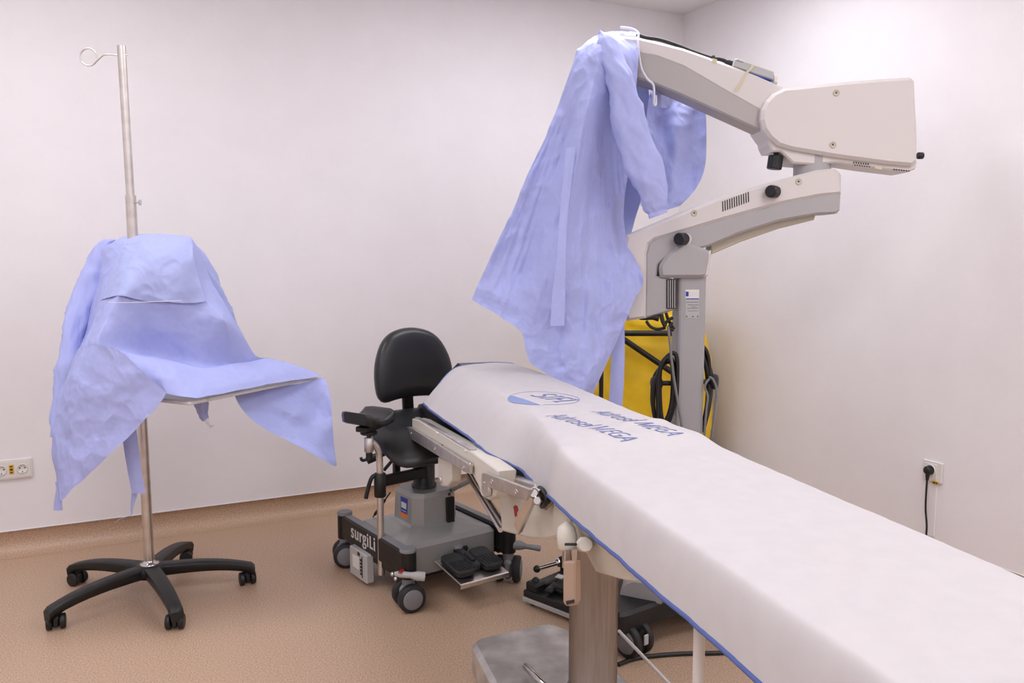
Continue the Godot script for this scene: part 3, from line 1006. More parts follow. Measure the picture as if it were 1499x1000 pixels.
func build_drape():
	var t := thing("table_drape", "long white drape with blue hem and printed lettering covering the operating table", "drape", table_base() + Vector3(0, 0.735, 0), TABLE_TURN)
	var off := Vector3(0, -0.735, 0)
	var nu := 120
	var nv := 300
	var z0 := -1.22
	var z1 := 1.95
	var g := []
	for j in nv + 1:
		var l := []
		for i in nu + 1:
			l.append(drape_at(-1.0 + 2.0 * i / nu, lerpf(z0, z1, float(j) / nv)) + off)
		g.append(l)
	var s := ST()
	soft(s)
	for j in nv:
		for i in nu:
			s.add_vertex(g[j][i]); s.add_vertex(g[j][i + 1]); s.add_vertex(g[j + 1][i + 1])
			s.add_vertex(g[j][i]); s.add_vertex(g[j + 1][i + 1]); s.add_vertex(g[j + 1][i])
	obj("sheet", s, M.drape, t)
	# hem binding
	var path := []
	for j in range(nv, -1, -1): path.append(g[j][0] - Vector3(0, 0.003, 0))
	for i in range(0, nu + 1, 3): path.append(g[0][i] - Vector3(0, 0.002, 0))
	for j in nv + 1: path.append(g[j][nu] - Vector3(0, 0.003, 0))
	s = ST()
	tube(s, path, 0.0042, 8)
	obj("hem", s, M.drape_hem, t)
	# print: laid on the sheet along its own direction
	var inv := t.transform.affine_inverse()
	var lay := func(called: String, ms: Mesh, o: Vector2, dx: Vector2, dy: Vector2, m: Material):
		var ss := ST()
		soft(ss)
		for k in ms.get_surface_count():
			var arr := ms.surface_get_arrays(k)
			var vs: PackedVector3Array = arr[Mesh.ARRAY_VERTEX]
			var ix: PackedInt32Array = arr[Mesh.ARRAY_INDEX] if arr[Mesh.ARRAY_INDEX] != null else PackedInt32Array()
			for n in (ix.size() if ix.size() else vs.size()):
				var v: Vector3 = vs[ix[n]] if ix.size() else vs[n]
				var q := o + dx * v.x + dy * v.y
				var av := q.x / 0.17 * 0.66
				var best := drape_at(clampf(av, -0.95, 0.95), q.y)
				for it in 3:
					av += (q.x - best.x) * 3.0
					best = drape_at(clampf(av, -0.98, 0.98), q.y)
				ss.add_vertex(Vector3(q.x, best.y + 0.0008 - 0.735 + v.z, q.y))
		obj(called, ss, m, t)
	var on := func(px: float, py: float) -> Vector2:
		var q := inv * PH(px, py, 0.862)
		return Vector2(q.x, q.z)
	for e in [[855, 606, 968, 639, "lettering"], [789, 610.5, 899, 646, "lettering"]]:
		var a: Vector2 = on.call(e[0], e[1])
		var b: Vector2 = on.call(e[2], e[3])
		var dx := (b - a).normalized()
		var dy := Vector2(dx.y, -dx.x)
		var tm := TextMesh.new()
		var f := SystemFont.new()
		f.font_names = PackedStringArray(["Droid Sans"])
		tm.font = f
		tm.text = "Adrosel MEGA"
		tm.font_size = 48
		tm.pixel_size = 0.001
		tm.depth = 0.0
		tm.curve_step = 1.0
		tm.horizontal_alignment = HORIZONTAL_ALIGNMENT_LEFT
		tm.vertical_alignment = VERTICAL_ALIGNMENT_BOTTOM
		var w := tm.get_aabb()
		var k := (b - a).length() / w.size.x
		lay.call(e[4], tm, a - dx * w.position.x * k - dy * w.position.y * k * 0.0, dx * k, (dy + dx * 0.22) * 1.5, M.print_dark)
	# oval emblem: ring, filled half and letters
	var c: Vector2 = on.call(792, 583)
	var tl: Vector2 = on.call(857, 606)
	var tr: Vector2 = on.call(984, 641)
	var dx := (tr - tl).normalized()
	var dy := Vector2(dx.y, -dx.x)
	var A := 0.125
	var B := 0.10
	c += dx * 0.02 - dy * 0.005
	var ring := ST()
	for k in 64:
		var w0 := TAU * k / 64
		var w1 := TAU * (k + 1) / 64
		if rad_to_deg(w0) > 201.0 and rad_to_deg(w0) < 319.0: continue
		for q in [[w0, 1.0, w1, 1.0, w1, 0.97], [w0, 1.0, w1, 0.97, w0, 0.97]]:
			for j in 3: ring.add_vertex(Vector3(cos(q[j * 2]) * A * q[j * 2 + 1], sin(q[j * 2]) * B * q[j * 2 + 1], 0))
	var half := ST()
	var rim := []
	for k in 25:
		var w := deg_to_rad(208.0 + 109.0 * k / 24.0)
		rim.append(Vector2(cos(w) * A, sin(w) * B))
	var nn := 20
	for k in 24:
		# strips between the rim and the straight cut
		var c0: Vector2 = rim[0].lerp(rim[24], k / 24.0)
		var c1: Vector2 = rim[0].lerp(rim[24], (k + 1) / 24.0)
		for j in 6:
			var p00: Vector2 = c0.lerp(rim[k], j / 6.0); var p01: Vector2 = c0.lerp(rim[k], (j + 1) / 6.0)
			var p10: Vector2 = c1.lerp(rim[k + 1], j / 6.0); var p11: Vector2 = c1.lerp(rim[k + 1], (j + 1) / 6.0)
			for q in [p00, p10, p11, p00, p11, p01]: half.add_vertex(Vector3(q.x, q.y, 0))
	lay.call("emblem_half", half.commit(), c, dx, dy, M.print)
	lay.call("emblem_ring", ring.commit(), c, dx, dy, M.print)
	var tm := TextMesh.new()
	var f := SystemFont.new()
	f.font_names = PackedStringArray(["Droid Sans"])
	tm.font = f
	tm.text = "SIFI"
	tm.font_size = 48
	tm.pixel_size = 0.0023
	tm.depth = 0.0
	tm.horizontal_alignment = HORIZONTAL_ALIGNMENT_CENTER
	tm.vertical_alignment = VERTICAL_ALIGNMENT_CENTER
	lay.call("emblem_letters", tm, c + dx * 0.015 + dy * 0.028, dx * 0.85, dy + dx * 0.1, M.print_dark)

# ---------------------------------------------------------------- microscope
const SD := 3.22   # front face of the arms
func build_microscope():
	var at := P(1007, 500, 3.3); at.y = 0
	var t := thing("operating_microscope", "white and grey floor-standing operating microscope with two jointed arms", "microscope", at, -YAW)
	var F := Vector3(0, 0, 1)
	var s := ST()
	vbox(s, Vector3(0, 0.64, 0), Vector3(0.110, 1.16, 0.13), 0.004, 0.022)
	obj("column", s, M.column_grey, t)
	# base on four casters
	s = ST()
	var poly := rounded(PackedVector2Array([Vector2(-0.36, 0.76), Vector2(-0.12, 0.58), Vector2(0.12, 0.50), Vector2(0.36, 0.62), Vector2(0.40, 0.52), Vector2(0.16, 0.05), Vector2(0.36, -0.28), Vector2(0.26, -0.36), Vector2(-0.26, -0.36), Vector2(-0.36, -0.28), Vector2(-0.16, 0.05), Vector2(-0.40, 0.64)]), 0.05, 4)
	prism(s, poly, -0.16, -0.085, 0.01, Transform3D(Basis(Vector3(1, 0, 0), Vector3(0, 0, 1), Vector3(0, -1, 0)), Vector3.ZERO))
	obj("base_frame", s, M.black, t)
	s = ST()
	var rings := []
	for k in 7:
		var f := k / 6.0
		var c := Vector3(0, 0, 0.02).lerp(Vector3(-0.27, 0, 0.62), f)
		var hw := lerpf(0.13, 0.085, f)
		var hh := lerpf(0.16, 0.085, pow(f, 0.7))
		if k == 6: hh *= 0.7; hw *= 0.85
		var dr := Vector3(0.46, 0, 0.24).normalized()
		var ring := []
		for j in 12:
			var w := PI * j / 11.0
			ring.append(c + dr * cos(w) * hw + Vector3(0, 0.155 + sin(w) * hh, 0))
		rings.append(ring)
	loft(s, rings)
	obj("base_cover", s, M.column_grey, t)
	for q in [[-0.30, 0.69, 0.7], [0.31, 0.545, -0.4], [-0.28, -0.30, 0.2], [0.28, -0.30, 0.3]]:
		var c := caster(t, Vector3(q[0], 0, q[1]), q[2], 0.055, 0.06, M.rubber, M.grey_plastic, M.black, 0.1)
		if q[0] == -0.30:
			s = ST()
			rbox(s, Vector3(q[0] + 0.034, 0.07, q[1] + 0.04), Vector3(0.02, 0.034, 0.006), 0.002, Basis(Vector3.UP, 0.7))
			obj("brake_tab", s, M.light_plastic, c)
	# head of the column
	part("collar", LA(t, 3.21, [975, 374, 1002, 352, 1041, 368, 1041, 378, 1036, 404, 1028, 407, 967, 407, 965, 390]), 0.18, 0.012, F, M.scope_grey, t, 0.012)
	part("collar_end", LA(t, 3.215, [1033, 370, 1041.5, 366, 1041, 384, 1037, 404, 1030, 406]), 0.17, 0.006, F, M.scope, t)
	# carrier arm: light shell, grey lower half, underside
	var shell := part("carrier_arm", LA(t, SD, [918, 345, 985, 317, 1060, 287, 1130, 266, 1195, 249, 1222, 246, 1231, 252, 1233, 284, 1200, 287, 1140, 299, 1060, 321, 1000, 339, 958, 351, 950, 358, 947, 372, 946, 466, 918, 470, 905, 400]), 0.16, 0.010, F, M.scope, t)
	part("carrier_arm_lower", LA(t, SD + 0.006, [944, 467, 945, 372, 950, 356, 960, 349, 1000, 337, 1060, 319, 1140, 297, 1200, 285, 1231, 283, 1230, 308, 1224, 313, 1196, 314, 1140, 324, 1080, 343, 1040, 360, 1005, 370, 975, 378, 964, 388, 962, 404, 985, 408, 985, 455, 962, 462]), 0.148, 0.008, F, M.scope_grey, t)
	part("end_cap", LA(t, SD + 0.03, [1216, 247, 1228, 250, 1233, 256, 1232, 300, 1228, 312, 1214, 314]), 0.10, 0.012, F, M.scope, t)
	part("arm_underside", LA(t, SD + 0.05, [1040, 352, 1080, 337, 1140, 318, 1196, 310, 1192, 322, 1140, 335, 1085, 354, 1041, 373]), 0.09, 0.004, F, M.cap, t)
	part("rear_vent_panel", LA(t, SD - 0.001, [976, 409, 989, 409, 989, 452, 976, 452]), 0.01, 0.002, F, M.slot, t)
	for k in 4:
		var x := 977.5 + 3.2 * k
		part("vent_fin", LA(t, SD - 0.003, [x, 410, x + 1.2, 410, x + 1.2, 451, x, 451]), 0.006, 0.0, F, M.scope_grey, t)
	for k in 12:
		var x := 1057.0 + 3.4 * k
		var y := 295.0 - 1.25 * k
		part("vent_slot", LA(t, SD - 0.0006, [x, y, x + 1.6, y - 0.5, x + 2.2, y + 14.5, x + 0.6, y + 15]), 0.003, 0.0, F, M.slot, t)
	for q in [[1016, 312], [1169, 266], [1224, 136], [1219, 212]]:
		s = ST()
		var c := L(t, q[0], q[1], SD - (0.0 if q[1] > 240 else 0.012))
		lathe(s, [[0.0125, 0.0], [0.0125, 0.002], [0.010, 0.003], [0.009, 0.002], [0.004, 0.002], [0.003, 0.0015]], c, F, 20)
		var o := obj("screw_cap", s, M.cap, t)
		s = ST()
		lathe(s, [[0.003, 0.0015], [0.003, 0.0026]], c, F, 10)
		obj("screw", s, M.slot, o)
	for q in [[1003, 350], [1136, 281]]:
		s = ST()
		var c := L(t, q[0], q[1], SD)
		lathe(s, [[0.022, -0.002], [0.022, 0.003], [0.021, 0.004]], c + Vector3(0.003, 0, 0), F, 24)
		var base := obj("knob_seat", s, M.scope, t)
		s = ST()
		var pr := []
		for k in 28:
			var w := TAU * k / 28
			var r := 0.0225 + 0.001 * (k % 2)
			pr.append(Vector2(cos(w) * r, sin(w) * r))
		prism(s, pr, 0.004, 0.05, 0.003, Transform3D(Basis(Vector3.UP, -0.72), c))
		obj("knob", s, M.black, t)
	# pivot and spring-arm housing
	s = ST()
	var pc := L(t, 1189, 247, 3.30)
	var pt := L(t, 1189, 232, 3.30)
	cyl(s, pc - Vector3(0, 0.03, 0), pt + Vector3(0, 0.02, 0), 0.070, 36)
	obj("pivot", s, M.scope_grey, t)
	part("housing_chin", LA(t, SD + 0.012, [1123, 196, 1126, 212, 1131, 222, 1143, 222, 1150, 228, 1161, 239, 1190, 241, 1225, 238, 1280, 246, 1330, 252, 1340, 248, 1344, 236, 1300, 232, 1225, 222, 1150, 200]), 0.15, 0.006, F, M.scope, t)
	part("housing", LA(t, SD - 0.012, [1149, 128, 1165, 127, 1230, 120, 1290, 115, 1334, 112.5, 1340, 118, 1344, 200, 1343.5, 236, 1336, 243, 1300, 240, 1225, 230, 1160, 219, 1140, 213, 1127, 202, 1118, 189, 1114.5, 175, 1116, 160, 1122, 147, 1133, 136]), 0.19, 0.012, F, M.scope, t)
	for k in 7:
		var x := 1249.0 + 3.5 * k
		part("vent_slot", LA(t, SD + 0.0115, [x, 236.5 + 0.4 * k, x + 1.7, 236.8 + 0.4 * k, x + 1.9, 239.5 + 0.4 * k, x + 0.2, 239.2 + 0.4 * k]), 0.002, 0.0, F, M.slot, t)
		part("vent_slot", LA(t, SD + 0.0115, [x + 2, 240.8 + 0.4 * k, x + 3.4, 241 + 0.4 * k, x + 3.6, 242.6 + 0.4 * k, x + 2.2, 242.4 + 0.4 * k]), 0.002, 0.0, F, M.slot, t)
	part("badge", LA(t, SD + 0.0112, [1281, 243.5, 1291, 245, 1291, 248.5, 1281, 247]), 0.002, 0.0, F, M.band, t)
	for k in 7:
		var x := 1308.0 + 3.6 * k
		part("vent_slot", LA(t, SD + 0.0115, [x, 247 + 0.35 * k, x + 2, 247.2 + 0.35 * k, x + 2, 249 + 0.35 * k, x, 248.8 + 0.35 * k]), 0.002, 0.0, F, M.slot, t)
	s = ST()
	var k0 := L(t, 1343, 228, 3.28)
	cyl(s, k0, k0 + Vector3(0.022, 0, 0), 0.013, 18, 0.002)
	obj("knob", s, M.black, t)
	s = ST()
	var k1 := L(t, 1136, 228, 3.27)
	var k2 := L(t, 1133, 248, 3.27)
	cyl(s, k1 + Vector3(0, 0.03, 0), k1, 0.010, 12)
	var pr2 := []
	for k in 32:
		var w := TAU * k / 32
		var r := 0.027 + 0.0012 * (k % 2)
		pr2.append(Vector2(cos(w) * r, sin(w) * r))
	prism(s, pr2, 0.0, (k2 - k1).length(), 0.003, Transform3D(basis_along(k2 - k1), k1))
	obj("knob", s, M.black, t)
	# spring arm
	part("spring_arm", LA(t, SD + 0.02, [870, 66, 905, 52, 934, 54, 960, 60, 1000, 70, 1040, 84, 1080, 99, 1110, 111, 1135, 122, 1152, 130, 1150, 170, 1117, 166, 1060, 134, 1000, 99, 960, 84, 936, 80, 880, 88]), 0.13, 0.010, F, M.scope, t)
	part("spring_arm_panel", LA(t, SD + 0.024, [880, 84, 936, 75, 958, 79, 985, 87, 1015, 99, 1050, 117, 1090, 143, 1120, 164, 1122, 195, 1060, 167, 1000, 140, 962, 124, 900, 104]), 0.122, 0.006, F, M.scope_panel, t)
	# rating plate on the column
	var z := 0.0655
	var lab := func(x0: float, y0: float, x1: float, y1: float, m: Material, called: String, lift: float, par: Node):
		var ss := ST()
		slab(ss, [LZ(t, x0, y0, z + lift), LZ(t, x1, y0, z + lift), LZ(t, x1, y1, z + lift), LZ(t, x0, y1, z + lift)], 0.001, 0.0, F)
		return obj(called, ss, m, par)
	var rp = lab.call(1003.5, 424, 1023.5, 466, M.column_label, "rating_plate", 0.0005, t) if M.has("column_label") else lab.call(1003.5, 424, 1023.5, 466, M.light_plastic, "rating_plate", 0.0005, t)
	lab.call(1003.5, 424, 1023.5, 438.5, M.white, "plate_head", 0.0009, rp)
	lab.call(1004, 427, 1008, 434, M.blue, "blue_square", 0.0014, rp)
	lab.call(1008.3, 428, 1022.8, 434, M.tray, "plate_window", 0.0014, rp)
	lab.call(1004, 436.8, 1023.3, 438.3, M.blue, "blue_stripe", 0.0014, rp)
	for q in [[1005, 442, 1023, 442.9], [1007, 446, 1023, 446.9], [1012, 449, 1020, 449.8], [1006, 451, 1022, 451.8], [1007, 455, 1022, 455.6]]:
		lab.call(q[0], q[1], q[2], q[3], M.grey_plastic, "print_line", 0.0014, rp)
	for q in [1004.5, 1013.5, 1020.5]:
		lab.call(q, 462.5, q + 1.6, 464.2, M.slot, "print_mark", 0.0014, rp)
	# cable hooks and cables
	for q in [[961, 561, -1.0], [1046, 559, 1.0]]:
		s = ST()
		var c := L(t, q[0], q[1], 3.26)
		cyl(s, c, Vector3(0.05 * q[2], c.y, c.z), 0.010, 14)
		var o := obj("cable_hook", s, M.black, t)
		s = ST()
		var ax := Vector3(q[2], 0, 0.55).normalized()
		lathe(s, [[0.020, -0.012], [0.028, -0.010], [0.031, 0.0], [0.028, 0.010], [0.012, 0.014]], c, ax, 24)
		obj("hook_disc", s, M.black, o)
	for e in [[[976, 524, 966, 540, 963, 575, 964, 612, 969, 622, 977, 612, 983, 590, 985, 560, 984, 535], 3.235, 0.0085], [[982, 524, 972, 530, 960, 558, 956, 590, 960, 615, 968, 623, 980, 615, 987, 580, 987, 545], 3.25, 0.0085], [[974, 532, 958, 550, 954, 580, 956, 600, 962, 612, 970, 620, 982, 600, 988, 560, 985, 535], 3.27, 0.006], [[990, 521, 975, 524, 966, 545, 967, 600, 972, 618, 980, 605, 990, 580], 3.24, 0.0085], [[1027, 510, 1036, 520, 1039, 560, 1036, 600, 1029, 628, 1025, 600, 1025, 550], 3.32, 0.0085], [[1026, 525, 1034, 540, 1036, 580, 1032, 610, 1026, 630, 1023, 600], 3.31, 0.0085], [[1026, 505, 1037, 530, 1042, 560, 1038, 600, 1027, 632, 1024, 580], 3.34, 0.006], [[1026, 522, 1037, 534, 1042, 556, 1037, 590, 1029, 620, 1024, 600], 3.33, 0.0075]]:
		s = ST()
		tube(s, curve(LA(t, e[1], e[0]), 6, true), e[2], 10, true)
		obj("cable_coil", s, M.black, t)
	for e in [[[978, 478, 981, 505, 984, 535, 989, 570, 996, 610, 1002, 650], 3.205, 0.005], [[1041, 552, 1034, 560, 1032, 568, 1036, 580, 1034, 600, 1031, 640], 3.225, 0.0045], [[1038, 552, 1044, 556, 1049, 572, 1047, 600, 1042, 640], 3.22, 0.0045], [[1024, 490, 1026, 500, 1026, 530], 3.25, 0.006]]:
		s = ST()
		tube(s, curve(LA(t, e[1], e[0]), 6), e[2], 10)
		obj("cable", s, M.cable_grey, t)
	for e in [[[936, 467, 945, 466, 955, 464, 964, 465], 3.24, 0.014], [[946, 470, 952, 478, 962, 482, 974, 480], 3.24, 0.006], [[968, 460, 970, 470, 974, 478], 3.22, 0.008], [[975, 458, 979, 470, 987, 482], 3.24, 0.006], [[985, 465, 976, 471, 972, 480], 3.23, 0.006], [[984, 472, 980, 479, 986, 484], 3.23, 0.006]]:
		s = ST()
		var rr: Array = []
		var cp := curve(LA(t, e[1], e[0]), 5)
		for k in cp.size(): rr.append(e[2] * (1.0 if e[2] < 0.01 else lerpf(0.25, 1.25, float(k) / cp.size())))
		tube(s, cp, rr, 10)
		obj("plug_lead", s, M.black, t)
	# adapter box strapped on the arm
	var a := thing("adapter_box", "small grey adapter box strapped on the microscope arm with a rubber band", "adapter", P(1100, 112, SD + 0.08), -YAW)
	part("case", LA(a, SD + 0.03, [1075, 86, 1080, 85, 1132, 104, 1133.5, 107, 1132, 117, 1072, 97]), 0.06, 0.004, F, M.light_plastic, a)
	part("case_bottom", LA(a, SD + 0.032, [1072, 97.5, 1131, 117, 1130, 119, 1071, 99.5]), 0.056, 0.001, F, M.blue, a)
	part("print", LA(a, SD + 0.0294, [1078, 88, 1088, 91, 1087.6, 92.2, 1077.6, 89.2]), 0.001, 0.0, F, M.grey_plastic, a)
	s = ST()
	sheet(s, [LA(a, SD + 0.026, [1101, 94, 1106, 95]), LA(a, SD + 0.022, [1096, 101, 1099, 103]), LA(a, SD + 0.02, [1090, 107, 1094, 108]), LA(a, SD + 0.018, [1083, 120, 1088, 121]), LA(a, SD + 0.018, [1073.5, 134, 1080, 134.5])], 4, 24, 0.0, F)
	obj("rubber_band", s, M.band, a)
	s = ST()
	tube(s, curve(LA(a, SD + 0.05, [932, 50, 945, 55, 965, 58, 990, 66, 1015, 76, 1040, 84.5, 1055, 87, 1064, 90.5]), 6), 0.0068, 10)
	tube(s, [L(a, 1062, 90.5, SD + 0.05), L(a, 1066, 92, SD + 0.05), L(a, 1073, 94, SD + 0.05)], [0.008, 0.012, 0.012], 12)
	rbox(s, L(a, 1044, 84, SD + 0.05), Vector3(0.012, 0.014, 0.012), 0.002)
	obj("lead", s, M.black, a)
	part("connector", LA(a, SD + 0.04, [1132, 108, 1139, 110, 1139, 122, 1133, 120]), 0.03, 0.003, F, M.white, a)
	s = ST()
	sheet(s, [LA(a, SD + 0.0185, [1043, 85, 1050, 87]), LA(a, SD + 0.0185, [1042, 92, 1049, 94])], 3, 3, 0.0, F)
	obj("tape", s, M.band, a)

# ---------------------------------------------------------------- gown over the microscope
func build_scope_gown():
	var at := P(870, 300, 3.15)
	var t := thing("surgical_gown", "long blue disposable gown hanging from the upper arm of the microscope", "gown", at, -YAW, "blue disposable gowns")
	var F := Vector3(0, 0, 1)
	var s := ST()
	# front, from the shoulder to the hem
	apex = L(t, 880, 20, 3.2)
	sheet(s, pts3(t, [
		[[852, 72, 3.40], [868, 56, 3.40], [886, 48, 3.40], [905, 46, 3.40], [922, 47, 3.40], [938, 50, 3.40]],
		[[846, 66, 3.24], [862, 52, 3.26], [882, 43, 3.28], [904, 40, 3.28], [922, 42, 3.28], [937, 47, 3.28]],
		[[838, 92, 3.18], [858, 78, 3.12], [880, 70, 3.10], [902, 70, 3.12], [922, 76, 3.15], [936, 82, 3.18]],
		[[820, 140, 3.18], [842, 132, 3.10], [866, 130, 3.05], [892, 135, 3.10], [914, 142, 3.15], [930, 150, 3.18]],
		[[801, 190, 3.16], [830, 192, 3.13], [850, 196, 3.01], [884, 205, 3.14], [905, 215, 3.18], [925, 222, 3.20]],
		[[772, 255, 3.14], [808, 262, 3.12], [838, 266, 2.99], [872, 270, 3.13], [895, 280, 3.16], [915, 292, 3.20]],
		[[744, 318, 3.12], [785, 332, 3.11], [828, 340, 2.96], [866, 338, 3.10], [892, 342, 3.14], [920, 350, 3.20]],
		[[718, 374, 3.12], [764, 396, 3.10], [818, 408, 2.95], [862, 405, 3.06], [900, 398, 3.10], [942, 404, 3.17]],
		[[700, 412, 3.12], [750, 440, 3.06], [802, 464, 2.99], [852, 470, 3.02], [890, 458, 3.06], [929, 438, 3.13]],
		[[693, 430, 3.12], [740, 452, 3.07], [782, 486, 3.00], [822, 520, 2.99], [872, 524, 3.02], [911, 480, 3.09]],
		[[690, 436, 3.12], [730, 460, 3.07], [764, 484, 3.02], [776, 528, 3.00], [850, 570, 2.99], [868, 577, 3.03]],
	]), 150, 220, 0.016, F, Vector3.ZERO, 0.6)
	# the hidden back, hanging from behind the arm
	sheet(s, pts3(t, [
		[[858, 76, 3.40], [872, 60, 3.42], [900, 52, 3.42], [938, 50, 3.40]],
		[[838, 130, 3.42], [866, 130, 3.46], [905, 135, 3.48], [950, 128, 3.44]],
		[[812, 210, 3.36], [850, 220, 3.46], [905, 225, 3.50], [960, 220, 3.48]],
		[[776, 300, 3.28], [830, 310, 3.42], [890, 320, 3.46], [930, 320, 3.44]],
		[[738, 385, 3.20], [790, 420, 3.32], [860, 420, 3.40], [915, 390, 3.40]],
		[[712, 428, 3.14], [760, 462, 3.24], [840, 480, 3.36], [920, 430, 3.36]],
	]), 60, 70, 0.010, F, Vector3(5, 5, 5))
	# loose back panel to the right of the arm
	sheet(s, pts3(t, [
		[[955, 122, 3.40], [975, 128, 3.42], [1000, 143, 3.44], [1020, 152, 3.43], [1036, 158, 3.40]],
		[[950, 150, 3.36], [972, 158, 3.43], [995, 168, 3.40], [1016, 178, 3.43], [1036, 188, 3.41]],
		[[946, 190, 3.34], [970, 198, 3.43], [992, 205, 3.38], [1014, 214, 3.42], [1035, 222, 3.42]],
		[[942, 225, 3.32], [966, 235, 3.41], [990, 240, 3.40], [1012, 246, 3.43], [1031, 250, 3.42]],
		[[940, 262, 3.32], [962, 270, 3.40], [984, 275, 3.38], [1004, 277, 3.41], [1018, 276, 3.41]],
		[[938, 300, 3.32], [956, 308, 3.38], [972, 306, 3.36], [986, 302, 3.38], [998, 298, 3.40]],
	]), 70, 80, 0.013, F, Vector3(8, 2, 6))
	apex = Vector3.ZERO
	obj("body", s, M.gown, t)
	s = ST()
	loft(s, sleeve_rings(t, [[878, 48, 3.22, 0.01, 0.02], [888, 62, 3.17, 0.05, 0.05], [905, 110, 3.10, 0.062, 0.06], [920, 165, 3.07, 0.075, 0.06], [934, 220, 3.06, 0.082, 0.06], [948, 265, 3.06, 0.080, 0.06], [957, 296, 3.06, 0.066, 0.05], [961, 310, 3.06, 0.052, 0.04], [963, 316, 3.06, 0.055, 0.04]]))
	obj("sleeve", s, M.gown, t)
	# collar binding
	s = ST()
	tube(s, curve([L(t, 908, 40, 3.27), L(t, 924, 42, 3.26), L(t, 934, 48, 3.24), L(t, 934, 60, 3.225), L(t, 935, 78, 3.222), L(t, 939, 100, 3.222), L(t, 947, 115, 3.222), L(t, 956, 124, 3.225), L(t, 957.5, 138, 3.23), L(t, 957, 152, 3.24), L(t, 960, 153, 3.25), L(t, 960, 140, 3.26)], 6), 0.0045, 10)
	obj("collar_binding", s, M.gown_trim, t)
	s = ST()
	sheet(s, pts3(t, [[[958, 128, 3.30], [968, 126, 3.36], [980, 134, 3.40]], [[960, 145, 3.30], [970, 148, 3.36], [982, 152, 3.40]], [[962, 155, 3.32], [972, 156, 3.36], [980, 156, 3.40]]]), 12, 12, 0.006, F)
	obj("neck_tab", s, M.gown, t)
	# ties
	s = ST()
	sheet(s, strip(t, [[836, 215, 2.985, 0.03], [830, 270, 2.97, 0.03], [825, 320, 2.955, 0.028], [822, 370, 2.94, 0.03], [818, 430, 2.94, 0.045], [816, 476, 2.94, 0.05]], 0.04), 8, 60, 0.004, F)
	obj("tie", s, M.gown, t)
	s = ST()
	sheet(s, strip(t, [[905, 440, 3.17, 0.045], [905, 510, 3.16, 0.05], [903, 565, 3.15, 0.052], [900, 612, 3.15, 0.052]], 0.05), 8, 40, 0.003, F)
	obj("tie", s, M.gown, t)

